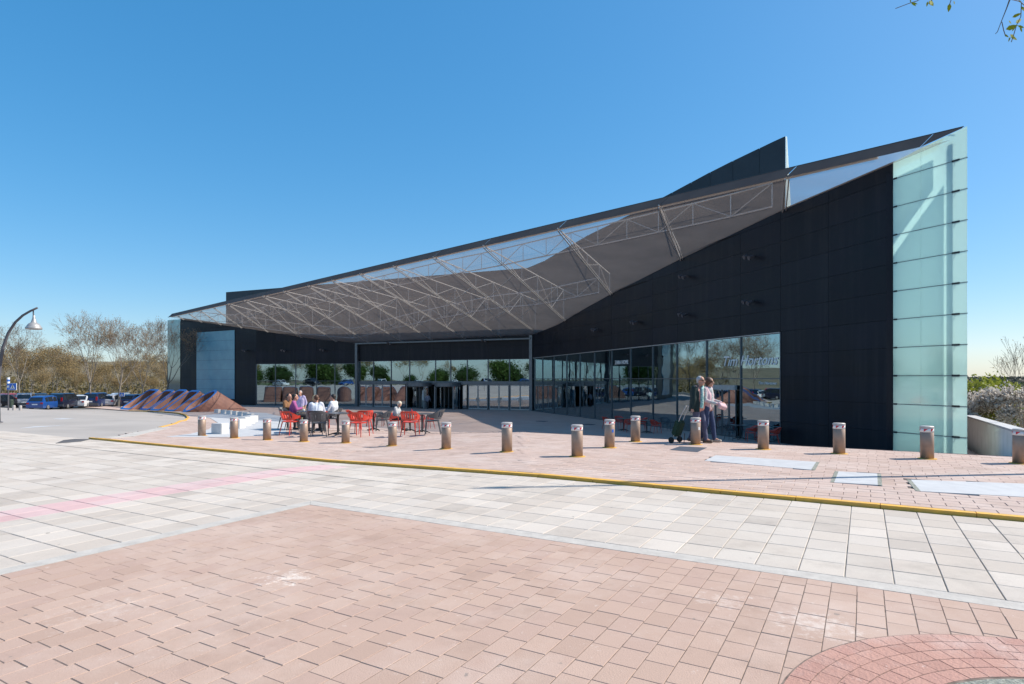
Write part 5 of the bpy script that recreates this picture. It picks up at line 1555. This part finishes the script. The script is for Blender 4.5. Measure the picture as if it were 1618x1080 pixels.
# ------------------------------------------------------------------ CARS
def make_car(label, paint, kind='hatch'):
    t = thing('parked_car', label, 'car', (0, 0, 0), 0, 'cars parked along the drive')
    Lc, H, Wd = {'hatch': (4.1, 1.48, 1.74), 'suv': (4.5, 1.70, 1.82), 'sedan': (4.5, 1.45, 1.78), 'estate': (4.6, 1.62, 1.80)}[kind]
    h = Lc / 2; bz = .80 if kind != 'suv' else .92
    # stations from the tail (x=-h) to the nose: x, floor, belt, roof, half width at belt, half width at roof
    if kind == 'sedan':
        roof = [(-h, .0), (-h + .05, .0), (-h + .55, .03), (-h + 1.25, H - bz - .05), (-h + 1.9, H - bz), (-h + 2.6, H - bz - .02), (-h + 3.4, .06), (h - .5, .0), (h - .08, -.06), (h, -.15)]
    elif kind == 'hatch':
        roof = [(-h, .0), (-h + .06, .05), (-h + .45, H - bz - .12), (-h + .9, H - bz - .02), (-h + 1.7, H - bz), (-h + 2.4, H - bz - .04), (-h + 3.2, .08), (h - .5, .0), (h - .08, -.07), (h, -.18)]
    else:
        roof = [(-h, .0), (-h + .06, .10), (-h + .28, H - bz - .10), (-h + .7, H - bz), (-h + 1.9, H - bz), (-h + 2.6, H - bz - .03), (-h + 3.4, .08), (h - .5, .0), (h - .08, -.06), (h, -.18)]
    b = MB(); rings = []
    for i, (x, up) in enumerate(roof):
        e = 1.0 - .10 * (abs(x) / h) ** 6
        w = Wd / 2 * e; fl = .20 + (.12 if i in (0, len(roof) - 1) else 0)
        wr = w * (1 - .22 * min(1, max(0, up) / .6)) if up > 0 else w * .97
        z = bz + up
        rings.append([(x, -w * .96, fl), (x, -w, fl + .22), (x, -w, bz - .12), (x, -w * .975, bz if up >= 0 else z), (x, -wr, z - .05 * (up > .2) + .001), (x, -wr * .82, z + .004), (x, wr * .82, z + .004), (x, wr, z - .05 * (up > .2) + .001), (x, w * .975, bz if up >= 0 else z), (x, w, bz - .12), (x, w, fl + .22), (x, w * .96, fl)])
    n = len(rings[0])
    for r in rings: b.v += r
    for i in range(len(rings) - 1):
        for k in range(n):
            k2 = (k + 1) % n; b.f.append((i * n + k, i * n + k2, (i + 1) * n + k2, (i + 1) * n + k)); b.m.append(0); b.t.append(0)
    b.f.append(tuple(range(n))); b.m.append(0); b.t.append(0)
    e = (len(rings) - 1) * n; b.f.append(tuple(range(e, e + n))[::-1]); b.m.append(0); b.t.append(0)
    b.build('body', paint, t)
    def side(i, s):   # lower and upper edge points of the cabin at station i
        r = rings[i]; k = (3, 4) if s < 0 else (8, 7)
        return Vector(r[k[0]]), Vector(r[k[1]])
    i0, i1 = (2, 6)
    for s in (-1, 1):
        for j in range(i0, i1):
            (a0, a1), (c0, c1) = side(j, s), side(j + 1, s)
            if (a1 - a0).length < .1 and (c1 - c0).length < .1: continue
            g = MB(); q = [a0.lerp(c0, .05).lerp(a1, .1), c0.lerp(a0, .05).lerp(c1, .1), a0.lerp(a1, .88).lerp(c0.lerp(c1, .88), .95), a0.lerp(a1, .88).lerp(c0.lerp(c1, .88), .05)]
            g.prism([p + Vector((0, .004 * s, 0)) for p in q], (0, .008 * s, 0)); g.build('side_window', K['carglass'], t)
    for nm, j in (('rear_window', 2 if kind == 'sedan' else 1), ('windscreen', 5)):
        a, c = rings[j], rings[j + 1]
        q = [Vector(a[5]).lerp(Vector(c[5]), .12), Vector(a[6]).lerp(Vector(c[6]), .12), Vector(a[6]).lerp(Vector(c[6]), .86), Vector(a[5]).lerp(Vector(c[5]), .86)]
        nrm = (q[1] - q[0]).cross(q[3] - q[0]).normalized(); nrm = nrm if nrm.z > 0 else -nrm
        g = MB(); g.prism([p + nrm * .006 for p in q], nrm * .008); g.build(nm, K['carglass'], t)
    for sx in (-1, 1):
        for s in (-1, 1):
            x = sx * h * .60 + (.02 if sx > 0 else -.02); y = s * (Wd / 2 - .10)
            g = MB(); g.tube([(x, y - .1 * s, .31), (x, y + .075 * s, .31), (x, y + .09 * s, .31)], [.31, .31, .27], 20); w_ = g.build('wheel', K['tyre'], t)
            g = MB(); g.tube([(x, y + .086 * s, .31), (x, y + .105 * s, .31)], [.20, .15], 14); g.build('rim', K['rim'], w_)
            zz = bz - .10 if kind in ('hatch', 'sedan') else bz + .12
            g = MB(); bx_ = (-h + .02 if sx < 0 else h - .07)
            if sx < 0: g.box((bx_, s * Wd * .38, zz), (.07, .24 if kind in ('hatch', 'sedan') else .16, .16 if kind in ('hatch', 'sedan') else .42)); g.build('tail_light', K['taillight'], t)
            else: g.box((bx_, s * Wd * .36, bz - .14), (.10, .30, .13)); g.build('headlight', K['headlight'], t)
    g = MB(); g.box((-h - .006, 0, bz - .22), (.02, .5, .11)); g.build('number_plate', K['white'], t)
    for sx in (-1, 1): g = MB(); g.box((sx * (h - .02), 0, .42), (.12, Wd * .93, .22)); g.build('bumper', K['greyplastic'] if kind in ('suv', 'estate') else paint, t)
    for s in (-1, 1): g = MB(); g.box((h * .22, s * (Wd / 2 + .07), bz + .07), (.10, .16, .11)); g.build('mirror', paint, t)
    return t
def paintm(n, c): return mat('car_paint_' + n, c, tuple(x * .9 for x in c), 2, .28, metal=.15, coat=.8)
PA = dict(blue=paintm('blue', (.012, .07, .28)), navy=paintm('navy', (.012, .016, .035)), white=paintm('white', (.72, .73, .74)), silver=paintm('silver', (.42, .42, .45)), black=paintm('black', (.014, .014, .018)), dblue=paintm('dark_blue', (.015, .03, .10)), red=paintm('red', (.35, .02, .02)))
CARS = [(74, 646.2, 98, 'blue', 'hatch', 'bright blue hatchback nearest on the drive, tail towards the plaza'), (104, 644.6, 100, 'navy', 'suv', 'dark navy off-road car right of the blue hatchback'), (42, 642.0, 122, 'silver', 'estate', 'silver estate car behind the striped sign post'),
        (2, 643.0, 95, 'black', 'sedan', 'dark saloon car cut by the left edge'), (134, 643.0, 104, 'white', 'sedan', 'white saloon car behind the tree trunk'), (156, 642.4, 102, 'dblue', 'suv', 'dark blue tall car right of the white saloon'),
        (178, 641.6, 104, 'silver', 'hatch', 'silver hatchback in mid row left of the sculptures'), (194, 640.8, 106, 'white', 'estate', 'white estate car by the small distant crossing sign'), (211, 641.2, 100, 'dblue', 'hatch', 'dark blue car just left above the leftmost sculpture'), (14, 639.6, 100, 'red', 'hatch', 'small red car far behind the litter bin'), (62, 638.6, 95, 'navy', 'hatch', 'dark car in the row behind the silver estate car')]
protos = {}
for x, y, hd_, c, k, lab in CARS:
    p = gp(x, y, -.03)
    t = make_car(lab, PA[c], k); t.location = p; t.rotation_euler = (0, 0, R(hd_)); protos[(c, k)] = t
# cars parked behind the photographer's left, seen only in the glass
for i, (x, y, hd_, c, k) in enumerate(((-78, 18, 20, 'white', 'sedan'), (-82, 26, 15, 'silver', 'estate'), (-76, 9, 20, 'navy', 'suv'), (-86, 34, 10, 'white', 'estate'), (-72, 0, 95, 'blue', 'hatch'), (-64, -8, 90, 'silver', 'hatch'))):
    src = protos[(c, k)]
    o = copy_tree(src, (x, y, gz(x, y) - .045), R(hd_), '%s car out of frame at left, mirrored in the glass, %s' % (c, ('third from the street', 'by the tallest tree', 'nearest the camera', 'farthest back', 'behind the photographer', 'at the rear corner')[i]), 'cars mirrored in the glass')

# ------------------------------------------------------------------ TREES
def tree_mesh(seed, height, spread, depth=6, trunk_h=.28, r0=None, up=.35, leafn=0, leafs=.06, leafspread=.1, twig=.011, forks=(2, 4), droop=0.0, fine=3):
    """a trunk with limbs (first mesh) and the fine twigs with buds or leaves (second mesh)"""
    rg = random.Random(seed); T, Cn = MB(), MB(); r0 = r0 or height * .016
    ends = []
    def grow(p, d, L, r, lv):
        n = 3 if lv < 3 else 2; pts, rad = [p], [r]; q = p; dd = d
        for k in range(n):
            dd = (dd + Vector((rg.uniform(-1, 1), rg.uniform(-1, 1), rg.uniform(-.6, .9))) * (.16 if lv else .05) + Vector((0, 0, (up if lv < depth - 2 else up * .3 - droop) * .25))).normalized()
            q = q + dd * (L / n); pts.append(q); rad.append(max(twig * .5, r * (1 - .38 * (k + 1) / n)))
        (T if lv < 3 else Cn).tube(pts, rad, 7 if lv == 0 else 5 if lv < 3 else 3, 0, cap=False)
        if lv >= depth - 2: ends.extend((a, dd) for a in pts[1:])
        if lv >= depth: return
        nf = rg.randint(*forks) + (1 if lv == 0 else 0)
        for k in range(nf):
            a = rg.uniform(0, 2 * math.pi) if lv else 2 * math.pi * (k + rg.random() * .6) / nf
            o = dd.orthogonal().normalized(); o = Matrix.Rotation(a, 3, dd) @ o
            sp = rg.uniform(.45, .95) * spread
            nd = (dd + o * sp).normalized()
            i = len(pts) - 1 if k < 2 or lv == 0 else rg.randint(1, len(pts) - 1)
            grow(pts[i], nd, L * rg.uniform(.62, .86) * (.95 if lv else 1.15), rad[i] * rg.uniform(.55, .72), lv + 1)
        if lv < depth - 1: grow(pts[-1], dd, L * .75, rad[-1] * .8, lv + 1)
    grow(Vector((0, 0, -.15)), Vector((0, 0, 1)), height * trunk_h, r0, 0)
    zmax = max(v[2] for v in T.v + Cn.v)
    s = height / zmax
    for mb_ in (T, Cn): mb_.v = [(x * s, y * s, z * s) for x, y, z in mb_.v]
    if leafn and ends:
        for k in range(leafn):
            p, d = ends[rg.randrange(len(ends))]
            c = p * s + Vector((rg.gauss(0, 1), rg.gauss(0, 1), rg.gauss(0, 1))) * leafspread - Vector((0, 0, droop * rg.random() * .8))
            a = Vector((rg.uniform(-1, 1), rg.uniform(-1, 1), rg.uniform(-1, 1) - droop * 2)).normalized(); w = a.orthogonal().normalized(); w = Matrix.Rotation(rg.uniform(0, 6.3), 3, a) @ w
            z = leafs * rg.uniform(.6, 1.4)
            Cn.quad([c - a * z, c + w * z * .5, c + a * z, c - w * z * .5], 1)
    return T, Cn
def make_tree(name, label, seed, height, bark, leaf, group, **kw):
    t = thing(name, label, 'tree', (0, 0, 0), 0, group)
    T, Cn = tree_mesh(seed, height, **kw)
    T.build('trunk', K[bark], t, True); Cn.build('crown', [K['twig'], K[leaf]], t)
    return t
def put(proto, px, py, label, sc=1.0, rz=None):
    p = gp(px, py) if py else None
    return p
bare = [make_tree('bare_plane_tree', '', 21 + i, 11.5, 'bark', 'bud', 'bare trees along the drive', spread=.85, depth=6, leafn=1500, leafs=.06, leafspread=.14, forks=(2, 3), twig=.018) for i in range(3)]
wood = [make_tree('young_tree', '', 41 + i, 7.0, 'bark', 'bud', 'young trees of the wood behind the car park', spread=.7, depth=5, leafn=2600, leafs=.075, leafspread=.30, forks=(2, 3), trunk_h=.34, r0=.09) for i in range(3)]
for o in bare + wood: freeze(o)
def place_tree(proto, loc, rz, sc, label):
    if proto.name in usedp: return copy_tree(proto, loc, rz, label, None, sc)
    usedp[proto.name] = 1; proto.location = loc; proto.rotation_euler = (0, 0, rz); proto.scale = (sc,) * 3; proto['label'] = label; return proto
def tgz(p): return Vector((p.x, p.y, TH(p.x, p.y)))
for i, (x, y, sc, lab) in enumerate(((143, 643.2, .98, 'largest bare plane tree with pale trunk in front of the white saloon'), (187, 642.6, .93, 'bare plane tree right of the largest one, behind the parked cars'), (226, 641.5, .88, 'bare plane tree between the big tree and the building'), (30, 637.5, .95, 'bare tree above the silver estate car at the left'), (262, 638.6, 1.0, 'bare tree partly hidden by the left end of the building'))):
    p = gp(x, y, -.03); place_tree(bare[i % 3], p, i * 1.9, sc, lab)
rg = random.Random(9); cnt = 0
ordi = ['first', 'second', 'third', 'fourth', 'fifth', 'sixth', 'seventh', 'eighth', 'ninth', 'tenth', 'eleventh', 'twelfth', 'thirteenth', 'fourteenth', 'fifteenth', 'sixteenth', 'seventeenth']
for row, (Y, nrow, rn) in enumerate(((100, 15, 'front'), (116, 16, 'middle'), (136, 17, 'back'))):
    for k in range(nrow):
        kx = lerp(-.86, -.55 if row else -.56, (k + rg.uniform(-.3, .3) + .5) / nrow); y = Y + rg.uniform(-5, 5)
        p = tgz(Vector((kx * y, y, 0)))
        place_tree(wood[cnt % 3], p, rg.uniform(0, 6), rg.choice((.6, .75, .85, .95, 1.05, 1.3)) * (1 + .06 * row), 'young budding tree in the wood, %s from the left in the %s row' % (ordi[k], rn)); cnt += 1
# undergrowth of the wood
b = MB(); rg = random.Random(4)
for k in range(5200):
    y = rg.uniform(112, 165); x = y * rg.uniform(-.9, -.5); z = TH(x, y)
    c = Vector((x, y, z + abs(rg.gauss(0, .8)))); a = Vector((rg.uniform(-1, 1), rg.uniform(-1, 1), rg.uniform(0, 1))).normalized(); w = a.orthogonal().normalized(); s = rg.uniform(.12, .34)
    b.quad([c - a * s, c + w * s, c + a * s, c - w * s])
tag(b.build('undergrowth', leafmat('undergrowth_leaf', (.24, .18, .075), (.13, .11, .045))), kind='stuff')
# trees out of frame, seen in the glass
gk = dict(spread=.95, depth=5, leafs=.17, forks=(2, 4))
greens = [make_tree('leafy_tree', '', 77, 7.0, 'bark', 'leafdark', 'trees mirrored in the glass', leafn=9000, leafspread=.55, trunk_h=.10, **gk),
          make_tree('leafy_tree', '', 83, 6.0, 'bark', 'leaf', 'trees mirrored in the glass', leafn=7000, leafspread=.75, trunk_h=.14, up=.1, **gk),
          make_tree('leafy_tree', '', 87, 5.0, 'bark', 'leafdark', 'trees mirrored in the glass', leafn=9000, leafspread=.9, trunk_h=.06, up=.0, **gk)]
for o in greens: freeze(o)
rg = random.Random(19)
ordx = ordi + ['eighteenth', 'nineteenth', 'twentieth', 'twenty-first', 'twenty-second', 'twenty-third', 'twenty-fourth']
for i in range(24):
    f = i / 23; x = lerp(-60, -112, f) + rg.uniform(-5, 5); y = lerp(-36, 52, f) + rg.uniform(-2, 2)
    place_tree(greens[rg.randrange(3)], (x, y, TH(x, y) - .5), rg.uniform(0, 6), rg.choice((.55, .7, .8, .95, 1.15)), 'leafy green tree out of frame, mirrored in the glass, %s from the rear' % ordx[i])
for i, (x, y, sc) in enumerate(((-100, 20, 1.2), (-98, 6, 1.0), (-106, 32, 1.25), (-94, -8, 1.1), (-110, 44, 1.2), (-86, -16, 1.0), (-103, 12, 1.3), (-112, 26, 1.4))):
    place_tree(wood[i % 3], (x, y, TH(x, y)), i * .9, sc, 'young budding tree out of frame, mirrored in the glass, %s from the rear' % ordi[[3, 2, 5, 1, 6, 0, 4, 7][i]])
# right side: willow, blossom trees, bare sapling, the wood on the ridge
RG = 'trees beyond the parapet'
wil = make_tree('willow_tree', 'spring green willow right beside the teal glass fin', 91, 4.4, 'bark', 'willow', RG, spread=.8, depth=5, leafn=9000, leafs=.13, leafspread=.28, droop=.5, forks=(3, 4))
wil.location = tgz(Vector((.785 * 40, 40, 0)))
w2 = make_tree('willow_tree', 'lower yellow-green willow against the fin edge', 92, 3.5, 'bark', 'willow', RG, spread=.9, depth=5, leafn=7000, leafs=.12, leafspread=.3, droop=.5, forks=(3, 4))
w2.location = tgz(Vector((.765 * 34, 34, 0)))
bls = make_tree('blossom_tree', 'white blossoming tree in the middle beyond the parapet', 95, 3.8, 'bark', 'blossom', RG, spread=.95, depth=6, leafn=9000, leafs=.075, leafspread=.13, trunk_h=.2, forks=(2, 3)); freeze(bls)
bls.location = tgz(Vector((.822 * 31, 31, 0)))
copy_tree(bls, tgz(Vector((.862 * 33, 33, 0))), 2.0, 'white blossoming tree cut by the right edge', RG, .95)
copy_tree(bls, tgz(Vector((.803 * 44, 44, 0))), 4.0, 'white blossoming tree standing behind the willow', RG, 1.0)
ev = make_tree('evergreen_tree', 'dark evergreen behind the blossom at the right', 97, 5.0, 'bark', 'leafdark', RG, spread=.7, depth=5, leafn=9000, leafs=.14, leafspread=.4, forks=(3, 4)); freeze(ev)
ev.location = tgz(Vector((.835 * 62, 62, 0)))
copy_tree(ev, tgz(Vector((.80 * 75, 75, 0))), 1.0, 'dark evergreen farther back left of the sapling', RG, 1.05)
copy_tree(ev, tgz(Vector((.865 * 52, 52, 0))), 3.0, 'dark evergreen at the right edge behind the parapet', RG, .9)
sap = make_tree('bare_sapling', 'thin bare sapling rising against the sky at the right edge', 99, 5.6, 'twig', 'bud', RG, spread=.45, depth=5, leafn=120, leafs=.03, leafspread=.05, forks=(2, 2), r0=.035, twig=.008, up=.6)
sap.location = tgz(Vector((.842 * 24, 24, 0)))
b = MB(); rg = random.Random(14)
for k in range(4200):
    y = rg.uniform(240, 620); kx = rg.uniform(.60, .98); x = kx * y; z = TH(x, y); R0 = rg.uniform(0.9, 2.2)
    for j in range(5):
        c = Vector((x + rg.gauss(0, R0 * .5), y + rg.gauss(0, R0 * .5), z + rg.uniform(.2, 1) * R0 * 1.3)); a = Vector((rg.uniform(-1, 1), rg.uniform(-1, 1), rg.uniform(-.3, 1))).normalized(); w = a.orthogonal().normalized(); s = R0 * rg.uniform(.4, .8)
        b.quad([c - a * s, c + w * s, c + a * s, c - w * s])
tag(b.build('ridge_wood', leafmat('ridge_wood_leaf', (.06, .075, .05), (.035, .045, .04))), kind='stuff')

# overhanging branch of a tree standing behind the camera at the right
ov = thing('overhanging_tree', 'yellow-green budding twigs hanging into the top right corner', 'tree', (6.6, -2.6, 0))
O = Vector((6.6, -2.6, 0))
b = MB(); b.tube([(0, 0, -.1), (.05, .02, 1.2), (-.05, .1, 2.4), (-.1, .2, 3.6), (-.3, .6, 5.2)], [.16, .14, .12, .10, .07], 10)
b.tube([(-.1, .2, 3.4), (-.2, 1.2, 4.6), (-.6, 2.4, 5.0), (-1.2, 3.6, 5.0)], [.06, .035, .02, .012], 8); b.build('trunk', K['bark'], ov, True)
def bp(px, py, Y): return Vector(((px - 809) / FPX * Y, Y, EYE + (HOR - py) / FPX * Y)) - O
b = MB()
YB = 2.5
tw = [[(1740, -260, 1.9), (1640, -70, 2.35), (1595, 0, YB), (1590, 14, YB), (1582, 34, YB), (1576, 50, YB), (1573, 53, YB)], [(1595, -2, YB), (1612, 2, YB), (1625, 14, YB), (1632, 30, YB)], [(1583, 34, YB), (1586, 48, YB), (1589, 57, YB)], [(1614, 4, YB), (1613, 26, YB), (1606, 40, YB), (1602, 54, YB), (1598, 66, YB)], [(1740, -260, 1.9), (1560, -120, 2.35), (1470, -12, YB), (1449, 1, YB), (1436, 5, YB), (1415, 13, YB)], [(1510, -60, YB), (1506, -10, YB), (1500, 8, YB)], [(1470, -12, YB), (1473, 4, YB)]]
for q in tw: b.tube([bp(*p) for p in q], [max(.0014, .005 * (1 - i / (len(q) - 1)) ** 1.2) if q[0][1] < -100 else .0016 for i in range(len(q))], 5)
b.tube([Vector((-1.2, 3.6, 5.0)), Vector((-2.6, 4.2, 4.4)), bp(1740, -260, 1.9)], [.012, .008, .005], 6)
b.build('twigs', K['twig'], ov)
rg = random.Random(31)
def oleaf(px, py, ang, ln, wd=.36):
    L_ = ln / FPX * YB; c = bp(px, py, YB); a = R(ang); d = Vector((math.cos(a), rg.uniform(-.35, .35), -math.sin(a))); s = Vector((math.sin(a), rg.uniform(-.2, .2), math.cos(a))) * L_ * wd * .5
    m_ = MB(); up_ = Vector((0, -.0006, 0))
    pts = [c, c + d * L_ * .3 + s, c + d * L_ * .65 + s * .8, c + d * L_, c + d * L_ * .65 - s * .8, c + d * L_ * .3 - s]
    m_.prism(pts, up_); m_.build('leaf', K['spring'], ov)
K['spring'] = leafmat('spring_leaf', (.50, .50, .03), (.30, .36, .03))
for q in ((1440, 3, 60, 10), (1442, 4, 20, 8), (1439, 4, 250, 6), (1468, 1, 60, 11, .7), (1472, 0, 110, 10, .7), (1466, 2, 100, 8), (1501, 5, 100, 14, .45), (1507, 1, 80, 6), (1599, 27, -20, 13), (1605, 36, -35, 16), (1589, 46, -15, 17, .45), (1594, 32, 60, 7), (1608, 40, 30, 10), (1612, 42, 70, 9), (1604, 42, 120, 7), (1587, 54, 40, 8), (1596, 54, 30, 14, .5), (1600, 57, 60, 9), (1596, 58, 100, 7), (1614, 10, 60, 12, .5), (1617, 14, 30, 10), (1609, 0, 30, 7)): oleaf(*q)
